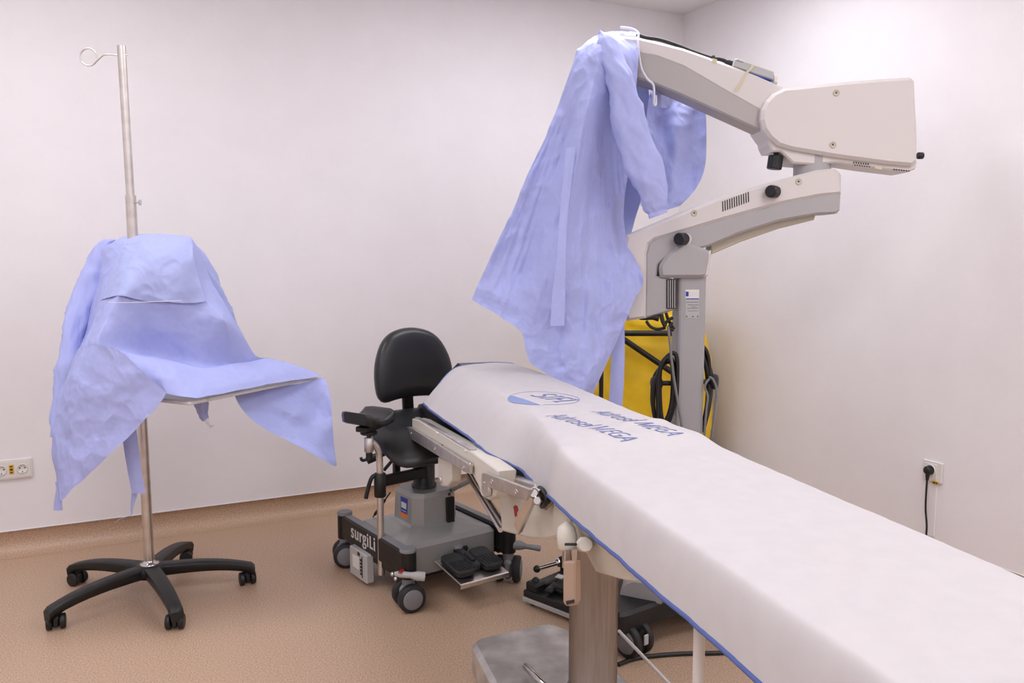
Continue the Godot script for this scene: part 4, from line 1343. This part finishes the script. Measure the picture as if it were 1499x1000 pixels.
# ---------------------------------------------------------------- surgeon's chair
func build_chair():
	var ctr := (PH(510, 827, 0) + PH(740, 850, 0)) * 0.5
	var t := thing("surgeon_chair", "black vinyl surgeon's chair with armrest and pedals on a grey wheeled base", "chair", ctr, -YAW + deg_to_rad(36.0))
	# local: +z the front, -x the side with the lettering
	var s: SurfaceTool
	for k in [-1.0, 1.0]:
		s = ST()
		rbox(s, Vector3(0.225 * k, 0.172, 0.0), Vector3(0.045, 0.095, 0.56), 0.006)
		rbox(s, Vector3(0.225 * k, 0.13, 0.02), Vector3(0.03, 0.06, 0.40), 0.004)
		var b := obj("side_beam", s, M.black_metal, t)
		s = ST()
		rbox(s, Vector3(0.225 * k, 0.2205, 0.0), Vector3(0.03, 0.004, 0.50), 0.001)
		obj("beam_trim", s, M.grey_plastic, b)
		for z in [-0.27, 0.27]:
			s = ST()
			lathe(s, [[0.03, 0.12], [0.03, 0.218]], Vector3(0.225 * k, 0, z), Vector3.UP, 22)
			var post := obj("corner_post", s, M.black_metal, t)
			s = ST()
			lathe(s, [[0.031, 0.218], [0.031, 0.228], [0.028, 0.231]], Vector3(0.225 * k, 0, z), Vector3.UP, 22)
			obj("post_cap", s, M.grey_plastic, post)
			var turn: float = 0.0
			if k < 0 and z > 0: turn = 1.40
			elif k < 0: turn = 1.2
			elif z > 0: turn = -0.75
			caster(t, Vector3(0.225 * k, 0, z) + Vector3(0, 0, 0), turn, 0.052, 0.072, M.rubber, M.grey_plastic, M.grey_plastic, 0.125)
	# lettering and white switch box on the side beam
	letters("surgiLi", 0.068, "lettering", M.text_white, t, Transform3D(Basis(Vector3(0, 0, 1), Vector3(0, 1, 0), Vector3(-1, 0, 0)), Vector3(-0.2482, 0.140, -0.165)), 0.0008, "Droid Sans", 0.0, true)
	s = ST()
	rbox(s, Vector3(-0.252, 0.076, -0.06), Vector3(0.035, 0.115, 0.15), 0.004)
	var sb := obj("switch_box", s, M.light_plastic, t)
	s = ST()
	rbox(s, Vector3(-0.2695, 0.081, -0.075), Vector3(0.004, 0.05, 0.055), 0.002)
	obj("cover_flap", s, M.white, sb)
	s = ST()
	for k in 5:
		rbox(s, Vector3(-0.2705, 0.047 + 0.014 * k, -0.03), Vector3(0.003, 0.008, 0.012), 0.0)
	rbox(s, Vector3(-0.2698, 0.076, -0.021), Vector3(0.002, 0.085, 0.006), 0.0)
	rbox(s, Vector3(-0.2698, 0.122, -0.05), Vector3(0.002, 0.014, 0.02), 0.0)
	obj("label_print", s, M.black, sb)
	# base cover: sloped hood, then the column cover
	s = ST()
	var rings := []
	for q in [[0.205, -0.19, 0.215, 0.09], [0.205, -0.19, 0.215, 0.195], [0.19, -0.175, 0.20, 0.212], [0.115, -0.11, 0.125, 0.232], [0.102, -0.10, 0.112, 0.240], [0.098, -0.096, 0.108, 0.345], [0.090, -0.088, 0.100, 0.362]]:
		var c := 0.035 if q[3] > 0.22 else 0.012
		var ring := []
		for v in [Vector2(-q[0], q[1] + c), Vector2(-q[0] + c, q[1]), Vector2(q[0] - c, q[1]), Vector2(q[0], q[1] + c), Vector2(q[0], q[2] - c), Vector2(q[0] - c, q[2]), Vector2(-q[0] + c, q[2]), Vector2(-q[0], q[2] - c)]:
			ring.append(Vector3(v.x, q[3], v.y))
		rings.append(ring)
	for k in rings.size() - 1:
		for i in 8:
			var j := (i + 1) % 8
			var m: Vector3 = Vector3(0, 0.18, 0)
			quad(s, rings[k][i], rings[k][j], rings[k + 1][j], rings[k + 1][i], (rings[k][i] + rings[k + 1][j]) * 0.5 - m)
	for i in 8: tri(s, Vector3(0, 0.362, 0), rings[6][i], rings[6][(i + 1) % 8], Vector3.UP)
	for i in 8: tri(s, Vector3(0, 0.09, 0), rings[0][i], rings[0][(i + 1) % 8], Vector3.DOWN)
	var hood := obj("base_hood", s, M.grey_metal, t)
	s = ST()
	rbox(s, Vector3(0, 0.10, 0.0), Vector3(0.41, 0.06, 0.40), 0.006)
	obj("chassis", s, M.black_metal, t)
	# sticker on the left face of the column cover
	for e in [[0.272, 0.335, M.blue, "sticker"], [0.252, 0.2725, M.orange, "sticker_foot"], [0.292, 0.316, M.text_white, "sticker_print"], [0.280, 0.2825, M.text_white, "sticker_print"]]:
		s = ST()
		var pr: float = 0.0006 if e[3].begins_with("sticker_p") else 0.0
		var hw: float = 0.020 if pr > 0 else 0.026
		rbox(s, Vector3(-0.1005 - pr, (e[0] + e[1]) / 2, 0.015), Vector3(0.002, e[1] - e[0], hw * 2), 0.0)
		obj(e[3], s, e[2], hood)
	s = ST()
	rbox(s, Vector3(0.052, 0.26, 0.112), Vector3(0.034, 0.15, 0.02), 0.002)
	rbox(s, Vector3(0.052, 0.18, 0.165), Vector3(0.034, 0.03, 0.13), 0.004, Basis(Vector3.RIGHT, 0.6))
	obj("pedal_post", s, M.black_metal, t)
	s = ST()
	lathe(s, [[0.006, 0.0], [0.006, 0.002]], Vector3(0.052, 0.345, 0.108), Vector3.BACK, 12)
	obj("screw", s, M.slot, hood)
	s = ST()
	lathe(s, [[0.05, 0.355], [0.05, 0.375], [0.044, 0.38], [0.044, 0.51]], Vector3.ZERO, Vector3.UP, 30)
	obj("lift_column", s, M.black_metal, t)
	# foot plate and twin pedals
	var fp := Basis(Vector3.RIGHT, 0.18)
	s = ST()
	rbox(s, Vector3(0.02, 0.118, 0.315), Vector3(0.215, 0.006, 0.19), 0.002, fp)
	rbox(s, Vector3(0.02, 0.094, 0.409), Vector3(0.215, 0.018, 0.004), 0.001, fp)
	obj("foot_plate", s, M.steel, t)
	for k in [-1.0, 1.0]:
		s = ST()
		var c := Vector3(0.02 + 0.062 * k, 0.136, 0.315)
		var poly := rounded(PackedVector2Array([Vector2(-0.042, -0.07), Vector2(0.042, -0.07), Vector2(0.042, 0.075), Vector2(-0.042, 0.075)]), 0.03, 5)
		prism(s, poly, -0.016, 0.008, 0.004, Transform3D(fp * Basis(Vector3(1, 0, 0), Vector3(0, 0, 1), Vector3(0, -1, 0)) * Basis.from_scale(Vector3(1, 1, 1)), c))
		var pd := obj("pedal", s, M.rubber, t)
		s = ST()
		for i in 6:
			for j in 6:
				rbox(s, c + fp * Vector3(-0.033 + 0.013 * i, 0.0168, -0.005 + 0.012 * j), Vector3(0.007, 0.0025, 0.007), 0.0, fp)
		var grips := obj("tread", s, M.black, pd)
		grips.set_meta("kind", "stuff")
	s = ST()
	rbox(s, Vector3(0.02, 0.142, 0.285), Vector3(0.034, 0.03, 0.15), 0.005, fp)
	var rk := obj("pedal_rocker", s, M.black, t)
	s = ST()
	rbox(s, Vector3(0.02, 0.156, 0.305), Vector3(0.018, 0.008, 0.06), 0.002, fp)
	obj("rocker_switch", s, M.rubber, rk)
	s = ST()
	cyl(s, Vector3(0.02, 0.16, 0.222), Vector3(0.02, 0.175, 0.222), 0.018, 18, 0.003)
	obj("heel_button", s, M.grey_plastic, t)
	# brake levers at the front corners
	s = ST()
	tube(s, [Vector3(0.235, 0.15, 0.285), Vector3(0.262, 0.146, 0.30), Vector3(0.285, 0.14, 0.31), Vector3(0.335, 0.128, 0.335)], [0.019, 0.019, 0.010, 0.012], 14)
	obj("brake_lever", s, M.grey_plastic, t)
	s = ST()
	tube(s, [Vector3(-0.195, 0.136, 0.335), Vector3(-0.218, 0.140, 0.325), Vector3(-0.24, 0.144, 0.312), Vector3(-0.275, 0.150, 0.292), Vector3(-0.29, 0.152, 0.284)], [0.017, 0.017, 0.011, 0.012, 0.007], 14)
	var bl := obj("brake_lever", s, M.light_plastic, t)
	s = ST()
	rbox(s, Vector3(-0.268, 0.161, 0.297), Vector3(0.032, 0.005, 0.012), 0.002, Basis(Vector3.UP, 0.6))
	obj("red_mark", s, M.red, bl)
	s = ST()
	for q in [[-0.252, 0.115, 0.20], [-0.252, 0.105, 0.225]]: ball(s, Vector3(q[0], q[1], q[2]), 0.009)
	obj("bolt_head", s, M.steel, t)
	s = ST()
	tube(s, [Vector3(-0.1, 0.33, -0.1), Vector3(-0.15, 0.22, -0.16)], 0.003, 8)
	tube(s, [Vector3(-0.115, 0.297, -0.118), Vector3(-0.145, 0.231, -0.154)], 0.006, 8)
	obj("release_cable", s, M.black, t)
	# seat: saddle cushion with dropped front
	s = ST()
	rings = []
	var nu := 40
	for j in 15:
		var w := PI * j / 14.0
		var ring := []
		for i in nu:
			var a := TAU * i / nu
			var ca := signf(cos(a)) * pow(absf(cos(a)), 0.7)
			var sa := signf(sin(a)) * pow(absf(sin(a)), 0.7)
			var rr := maxf(pow(sin(w), 0.45), 0.02)
			var x := ca * rr * 0.215
			var z := sa * rr * 0.20 + 0.0
			var y := 0.575 - cos(w) * 0.042
			y += 0.05 * smoothstep(0.02, -0.2, z) - 0.075 * smoothstep(0.02, 0.2, z) * (1.0 - 0.3 * cos(x / 0.215 * PI * 0.5))
			y -= 0.02 * smoothstep(0.1, 0.215, absf(x)) * smoothstep(-0.1, 0.1, z)
			ring.append(Vector3(x, y, z))
		rings.append(ring)
	loft(s, rings)
	obj("seat", s, M.vinyl, t)
	s = ST()
	rbox(s, Vector3(0, 0.52, -0.01), Vector3(0.2, 0.03, 0.2), 0.008)
	obj("seat_plate", s, M.black_metal, t)
	s = ST()
	tube(s, [Vector3(-0.05, 0.52, -0.06), Vector3(-0.11, 0.50, -0.10), Vector3(-0.155, 0.478, -0.125), Vector3(-0.185, 0.462, -0.135)], [0.006, 0.010, 0.016, 0.012], 10)
	obj("height_lever", s, M.black, t)
	s = ST()
	tube(s, [Vector3(-0.05, 0.52, -0.03), Vector3(-0.11, 0.465, -0.07), Vector3(-0.135, 0.43, -0.085)], 0.007, 10)
	obj("tilt_lever", s, M.black, t)
	# backrest
	s = ST()
	rbox(s, Vector3(0.045, 0.635, -0.205), Vector3(0.05, 0.24, 0.018), 0.004, Basis(Vector3.RIGHT, -0.08))
	rbox(s, Vector3(0.045, 0.525, -0.15), Vector3(0.05, 0.018, 0.13), 0.004)
	rbox(s, Vector3(-0.06, 0.46, -0.12), Vector3(0.03, 0.13, 0.02), 0.004)
	obj("back_bracket", s, M.black_metal, t)
	s = ST()
	var outline := rounded(PackedVector2Array([Vector2(-0.175, -0.135), Vector2(-0.06, -0.115), Vector2(0.06, -0.115), Vector2(0.175, -0.135), Vector2(0.185, 0.02), Vector2(0.125, 0.15), Vector2(0, 0.185), Vector2(-0.125, 0.15), Vector2(-0.185, 0.02)]), 0.07, 5)
	rings = []
	var bt := Basis(Vector3.RIGHT, -0.10)
	for q in [[0.5, -0.036], [0.86, -0.034], [0.965, -0.026], [1.0, -0.008], [1.0, 0.006], [0.965, 0.022], [0.86, 0.034], [0.6, 0.042], [0.3, 0.045], [0.05, 0.046]]:
		var ring := []
		for v in outline:
			var x: float = v.x * q[0]
			ring.append(Vector3(0.06, 0.81, -0.205) + bt * Vector3(x, v.y * q[0], q[1] + 0.9 * x * x))
		rings.append(ring)
	loft(s, rings)
	obj("backrest", s, M.vinyl, t)
	# armrest
	s = ST()
	var mid := 0.075
	rbox(s, Vector3(-0.12, 0.430, mid * 0.6), Vector3(0.22, 0.042, 0.022), 0.003, Basis(Vector3.UP, 0.12))
	obj("arm_bar", s, M.black_metal, t)
	s = ST()
	cyl(s, Vector3(-0.235, 0.377, mid), Vector3(-0.235, 0.469, mid), 0.023, 20, 0.003)
	obj("arm_clamp", s, M.black, t)
	s = ST()
	tube(s, curve([Vector3(-0.25, 0.464, mid), Vector3(-0.268, 0.457, mid), Vector3(-0.28, 0.422, mid - 0.006), Vector3(-0.29, 0.377, mid - 0.01)], 4), 0.008, 10)
	obj("clamp_lever", s, M.black, t)
	s = ST()
	tube(s, curve([Vector3(-0.235, 0.07, mid), Vector3(-0.235, 0.372, mid), Vector3(-0.235, 0.522, mid), Vector3(-0.24, 0.557, mid), Vector3(-0.255, 0.582, mid), Vector3(-0.272, 0.594, mid)], 8), 0.013, 18)
	obj("arm_rod", s, M.steel, t)
	s = ST()
	cyl(s, Vector3(-0.278, 0.557, mid), Vector3(-0.278, 0.612, mid), 0.018, 18, 0.002)
	obj("rod_head", s, M.plate_steel, t)
	s = ST()
	cyl(s, Vector3(-0.278, 0.557, mid), Vector3(-0.278, 0.530, mid), 0.013, 14)
	tube(s, curve([Vector3(-0.278, 0.537, mid), Vector3(-0.295, 0.528, mid), Vector3(-0.308, 0.530, mid), Vector3(-0.312, 0.540, mid)], 4), 0.006, 8)
	obj("lock_knob", s, M.black, t)
	s = ST()
	cyl(s, Vector3(-0.278, 0.612, mid), Vector3(-0.278, 0.657, mid), 0.008, 12)
	cyl(s, Vector3(-0.278, 0.624, mid), Vector3(-0.278, 0.636, mid), 0.032, 18, 0.003)
	rbox(s, Vector3(-0.278, 0.650, mid), Vector3(0.10, 0.02, 0.05), 0.003, Basis(Vector3.UP, 0.5))
	obj("pad_mount", s, M.black, t)
	s = ST()
	rings = []
	for j in 13:
		var u := -1.0 + 2.0 * j / 12.0
		var ring := []
		var x := u * 0.072
		var cup := 0.045 * u * u
		var e := 1.0 if absf(u) < 0.99 else 0.7
		for q in [[-0.08, 0.5], [-0.075, 0.9], [-0.06, 1.0], [0.06, 1.0], [0.075, 0.9], [0.08, 0.5], [0.075, 0.1], [0.06, 0.0], [-0.06, 0.0], [-0.075, 0.1]]:
			ring.append(Vector3(-0.278, 0.654, mid) + Basis(Vector3.UP, 0.35) * Vector3(x, 0.004 + q[1] * 0.032 * e + cup * (0.8 if q[1] > 0.4 else 0.4), q[0] * e))
		rings.append(ring)
	loft(s, rings)
	obj("arm_pad", s, M.vinyl, t)

# ---------------------------------------------------------------- yellow bag on its trolley
func build_bag():
	var at := W(0.77, 0, 4.62)
	var t := thing("bag_trolley", "yellow plastic waste bag on a black folding frame behind the microscope", "waste bag", at, -YAW)
	var s := ST()
	var rings := []
	for q in [[0.20, 0.12, 0.12], [0.30, 0.17, 0.16], [0.325, 0.19, 0.35], [0.33, 0.19, 0.55], [0.315, 0.185, 0.70], [0.29, 0.175, 0.82], [0.272, 0.17, 0.90], [0.265, 0.165, 0.97], [0.255, 0.155, 0.975], [0.25, 0.15, 0.93]]:
		var ring := []
		for i in 64:
			var a := TAU * i / 64
			var ca := signf(cos(a)) * pow(absf(cos(a)), 0.55)
			var sa := signf(sin(a)) * pow(absf(sin(a)), 0.55)
			var v := Vector3(ca * q[0], q[2], sa * q[1])
			var o := Vector3(ca, 0, sa).normalized()
			ring.append(v + o * (0.012 * swell.get_noise_3dv(v * 130.0) + 0.006 * absf(swell.get_noise_3dv(v * 300.0))))
		rings.append(ring)
	var fine := []
	for k in rings.size() - 1:
		for j in 5:
			var ring := []
			for i in 64:
				var v: Vector3 = (rings[k][i] as Vector3).lerp(rings[k + 1][i], j / 5.0)
				var o := Vector3(v.x, 0, v.z).normalized()
				ring.append(v + o * (0.010 * swell.get_noise_3dv(v * 200.0 + Vector3(7, 3, 1)) + 0.006 * (1.0 - absf(crumple.get_noise_3dv(v * 120.0)) * 3.0)))
			fine.append(ring)
	loft(s, fine)
	obj("bag", s, M.yellow, t)
	var zf := 0.24
	for e in [[Vector3(-0.30, LZ(t, 950, 488, zf).y, zf), Vector3(0.17, LZ(t, 950, 488, zf).y, zf), "top_bar"], [LZ(t, 885, 478, zf + 0.03), LZ(t, 1000, 556, zf + 0.03), "cross_bar"], [LZ(t, 1030, 500, -0.24), LZ(t, 885, 640, -0.24), "cross_bar"]]:
		s = ST()
		tube(s, [e[0], e[1]], 0.0155, 14)
		obj(e[2], s, M.black_metal, t)
	for x in [-0.30, 0.28]:
		for z in [-0.23, 0.24]:
			s = ST()
			tube(s, [Vector3(x, 0.09, z), Vector3(x, 0.86, z)], 0.012, 12)
			if x < 0: obj("post", s, M.black_metal, t)
			caster(t, Vector3(x, 0, z), 0.3, 0.035, 0.04, M.rubber, M.grey_plastic, M.black, 0.1)
	s = ST()
	for z in [-0.23, 0.24]: rbox(s, Vector3(-0.01, 0.09, z), Vector3(0.62, 0.025, 0.025), 0.003)
	for x in [-0.30, 0.28]: rbox(s, Vector3(x, 0.09, 0.005), Vector3(0.025, 0.025, 0.48), 0.003)
	rbox(s, Vector3(-0.01, 0.098, 0.0), Vector3(0.58, 0.006, 0.46), 0.001)
	obj("floor_frame", s, M.black_metal, t)

# ---------------------------------------------------------------- foot control
func build_pedal():
	var a := PH(768, 884, 0.0)
	var b := PH(832, 909, 0.0)
	var dx := (b - a).normalized()
	var turn := atan2(-dx.z, dx.x)
	var t := thing("foot_control", "black foot control with chrome ball lever beside the table column", "foot pedal", a, turn)
	# local x along the front edge, -z away
	var s := ST()
	rbox(s, Vector3(0.16, 0.022, -0.11), Vector3(0.33, 0.018, 0.24), 0.003)
	obj("base_plate", s, M.light_plastic, t)
	s = ST()
	for q in [[0.03, -0.02], [0.29, -0.02], [0.03, -0.2], [0.29, -0.2]]: cyl(s, Vector3(q[0], 0, q[1]), Vector3(q[0], 0.015, q[1]), 0.014, 14)
	obj("rubber_feet", s, M.rubber, t)
	s = ST()
	rbox(s, Vector3(0.16, 0.043, -0.11), Vector3(0.325, 0.026, 0.235), 0.004)
	rbox(s, Vector3(0.03, 0.068, -0.03), Vector3(0.06, 0.04, 0.06), 0.008)
	rbox(s, Vector3(0.03, 0.062, -0.13), Vector3(0.05, 0.03, 0.18), 0.006)
	obj("body", s, M.black, t)
	s = ST()
	rbox(s, Vector3(0.092, 0.073, -0.05), Vector3(0.03, 0.02, 0.08), 0.006, Basis(Vector3.UP, 0.3))
	obj("side_button", s, M.rubber, t)
	s = ST()
	lathe(s, [[0.013, 0.085], [0.013, 0.094], [0.008, 0.101], [0.001, 0.103]], Vector3(0.03, 0, -0.028), Vector3.UP, 18)
	obj("heel_button", s, M.rubber, t)
	s = ST()
	var bas := Basis(Vector3.UP, 0.15) * Basis(Vector3.RIGHT, 0.12)
	rbox(s, Vector3(0.115, 0.092, -0.15), Vector3(0.075, 0.016, 0.21), 0.005, bas)
	var tr := obj("treadle", s, M.rubber, t)
	s = ST()
	rbox(s, Vector3(0.158, 0.080, -0.14), Vector3(0.012, 0.008, 0.21), 0.001, bas)
	obj("treadle_edge", s, M.plate_steel, tr)
	for q in [[0.10, -0.085], [0.11, -0.20]]:
		s = ST()
		rbox(s, Vector3(q[0], 0.100 + (-0.15 - q[1]) * -0.12 - 0.0 + 0.0, q[1]), Vector3(0.03, 0.004, 0.025), 0.0005, bas)
		obj("label", s, M.text_white, tr)
	s = ST()
	var l0 := t.transform.affine_inverse() * P(786, 833, 3.16)
	var l1 := t.transform.affine_inverse() * P(816, 824, 3.16)
	cyl(s, l0, l1, 0.009, 14)
	cyl(s, l1 - (l1 - l0).normalized() * 0.004, l1 + (l1 - l0).normalized() * 0.012, 0.018, 18, 0.003)
	obj("lever", s, M.chrome, t)
	s = ST()
	ball(s, l0, 0.0145)
	obj("lever_ball", s, M.black, t)
	s = ST()
	var l2 := l1 + (l1 - l0).normalized() * 0.03
	rbox(s, l2, Vector3(0.05, 0.03, 0.04), 0.008)
	cyl(s, Vector3(l2.x, 0.05, l2.z), l2, 0.018, 16)
	obj("lever_mount", s, M.black, t)

# ---------------------------------------------------------------- sockets
func socket_face(t: Node3D, c: Vector3, nrm: Vector3, right: Vector3, r: float):
	# recessed round schuko face: a well, its floor and two holes
	var s := ST()
	lathe(s, [[r * 1.12, 0.0], [r * 1.12, 0.004], [r * 1.05, 0.0045], [r, 0.004], [r * 0.97, 0.001], [r * 0.1, 0.0008]], c, nrm, 32)
	var f := obj("socket_face", s, M.white, t)
	for k in [-1.0, 1.0]:
		s = ST()
		lathe(s, [[0.0028, 0.0], [0.0028, 0.0014]], c + right * 0.0095 * k + Vector3(0, 0.003, 0), nrm, 12)
		obj("pin_hole", s, M.slot, f)
	s = ST()
	rbox(s, c + Vector3(0, -r * 0.72, 0) + nrm * 0.0025, Vector3(0.004, 0.006, 0.004), 0.0005, Basis(right, Vector3.UP, right.cross(Vector3.UP)))
	obj("earth_clip", s, M.grey_plastic, f)

func build_sockets():
	var c := PB(10, 687)
	var t := thing("wall_socket", "white double wall socket with yellow tag on the back wall at the left", "socket", Vector3(c.x, c.y, ZB), 0.0, "wall sockets")
	var x1 := PB(48, 682).x - c.x
	var yc := PB(33, 685).y - c.y
	var s := ST()
	rbox(s, Vector3(x1 - 0.085, yc, 0.005), Vector3(0.17, 0.088, 0.010), 0.003)
	obj("plate", s, M.white, t)
	s = ST()
	rbox(s, Vector3(x1 - 0.085, yc, 0.011), Vector3(0.155, 0.072, 0.002), 0.001)
	obj("insert", s, M.white, t)
	var fx := PB(33, 685).x - c.x
	socket_face(t, Vector3(fx, yc, 0.012), Vector3(0, 0, 1), Vector3(1, 0, 0), 0.0185)
	socket_face(t, Vector3(fx - 0.078, yc, 0.012), Vector3(0, 0, 1), Vector3(1, 0, 0), 0.0185)
	s = ST()
	var tx := PB(17, 686).x - c.x
	rbox(s, Vector3(tx, yc, 0.0126), Vector3(0.018, 0.040, 0.0012), 0.0)
	var tag := obj("yellow_tag", s, M.tag_yellow, t)
	for q in [[0.013, 0.006, 0.010], [0.0, 0.010, 0.010], [-0.013, 0.006, 0.009]]:
		s = ST()
		rbox(s, Vector3(tx, yc + q[0], 0.0133), Vector3(q[2], q[1] * 0.8, 0.0006), 0.0)
		obj("tag_print", s, M.slot, tag)
	# right wall: single socket with a plugged-in lead
	var d := PR(1367, 690)
	var u := thing("wall_socket", "single white wall socket with a black plug on the right wall", "socket", Vector3(XR, d.y, d.z), 0.0, "wall sockets")
	var nrm := Vector3(-1, 0, 0)
	var bas := Basis(Vector3(0, 0, 1), Vector3(0, 1, 0), Vector3(-1, 0, 0))
	s = ST()
	rbox(s, nrm * 0.005, Vector3(0.092, 0.09, 0.010), 0.003, bas)
	obj("plate", s, M.white, u)
	s = ST()
	rbox(s, nrm * 0.0085 + Vector3(0, 0, -0.008), Vector3(0.06, 0.066, 0.006), 0.001, bas)
	obj("insert", s, M.white, u)
	var f := PR(1362, 688, 0.012) - u.position
	s = ST()
	lathe(s, [[0.024, 0.0], [0.024, 0.003], [0.021, 0.004], [0.0205, 0.001], [0.002, 0.001]], Vector3(-0.0115, f.y, f.z), nrm, 28)
	obj("socket_face", s, M.white, u)
	s = ST()
	var g := PR(1369, 707, 0.012) - u.position
	rbox(s, Vector3(-0.0118, g.y, g.z), Vector3(0.028, 0.014, 0.002), 0.0, bas)
	var tg := obj("yellow_tag", s, M.tag_yellow, u)
	s = ST()
	rbox(s, Vector3(-0.0130, g.y, g.z - 0.004), Vector3(0.012, 0.006, 0.0006), 0.0, bas)
	rbox(s, Vector3(-0.0130, g.y, g.z + 0.008), Vector3(0.006, 0.007, 0.0006), 0.0, bas)
	obj("tag_print", s, M.slot, tg)
	s = ST()
	rbox(s, Vector3(-0.003, (-d.y) / 2 + 0.02, 0.004), Vector3(0.036, d.y - 0.14, 0.006), 0.0015, bas)
	obj("cable_duct", s, M.wall, u)
	var pl := thing("power_lead", "black power plug and lead hanging from the right wall socket", "cable", u.position + Vector3(-0.012, f.y, f.z))
	s = ST()
	lathe(s, [[0.0185, 0.0], [0.0185, 0.006], [0.018, 0.022], [0.014, 0.028], [0.004, 0.030]], Vector3.ZERO, nrm, 24)
	tube(s, [Vector3(-0.016, -0.008, 0), Vector3(-0.016, -0.026, -0.001), Vector3(-0.015, -0.042, -0.002)], [0.010, 0.008, 0.006], 12)
	obj("plug", s, M.black, pl)
	s = ST()
	tube(s, curve([Vector3(-0.015, -0.04, -0.002), Vector3(-0.015, -0.10, -0.003), Vector3(-0.016, -0.17, -0.001), Vector3(-0.018, -0.24, 0.010), Vector3(-0.025, -0.32, 0.016), Vector3(-0.05, 0.01 - pl.position.y, 0.05), Vector3(-0.25, 0.006 - pl.position.y, -0.15)], 8), 0.0042, 12)
	obj("lead", s, M.black, pl)

func build_floor_cable():
	var pts := []
	for q in [[905, 973], [930, 964], [960, 960], [1000, 957], [1050, 956], [1120, 952]]: pts.append(PH(q[0], q[1], 0.007))
	var t := thing("floor_cable", "black cable lying on the floor under the table beside the microscope caster", "cable", Vector3(pts[2].x, 0, pts[2].z))
	for i in pts.size(): pts[i] -= t.position
	var s := ST()
	tube(s, curve(pts, 8), 0.007, 12)
	obj("lead", s, M.black, t)
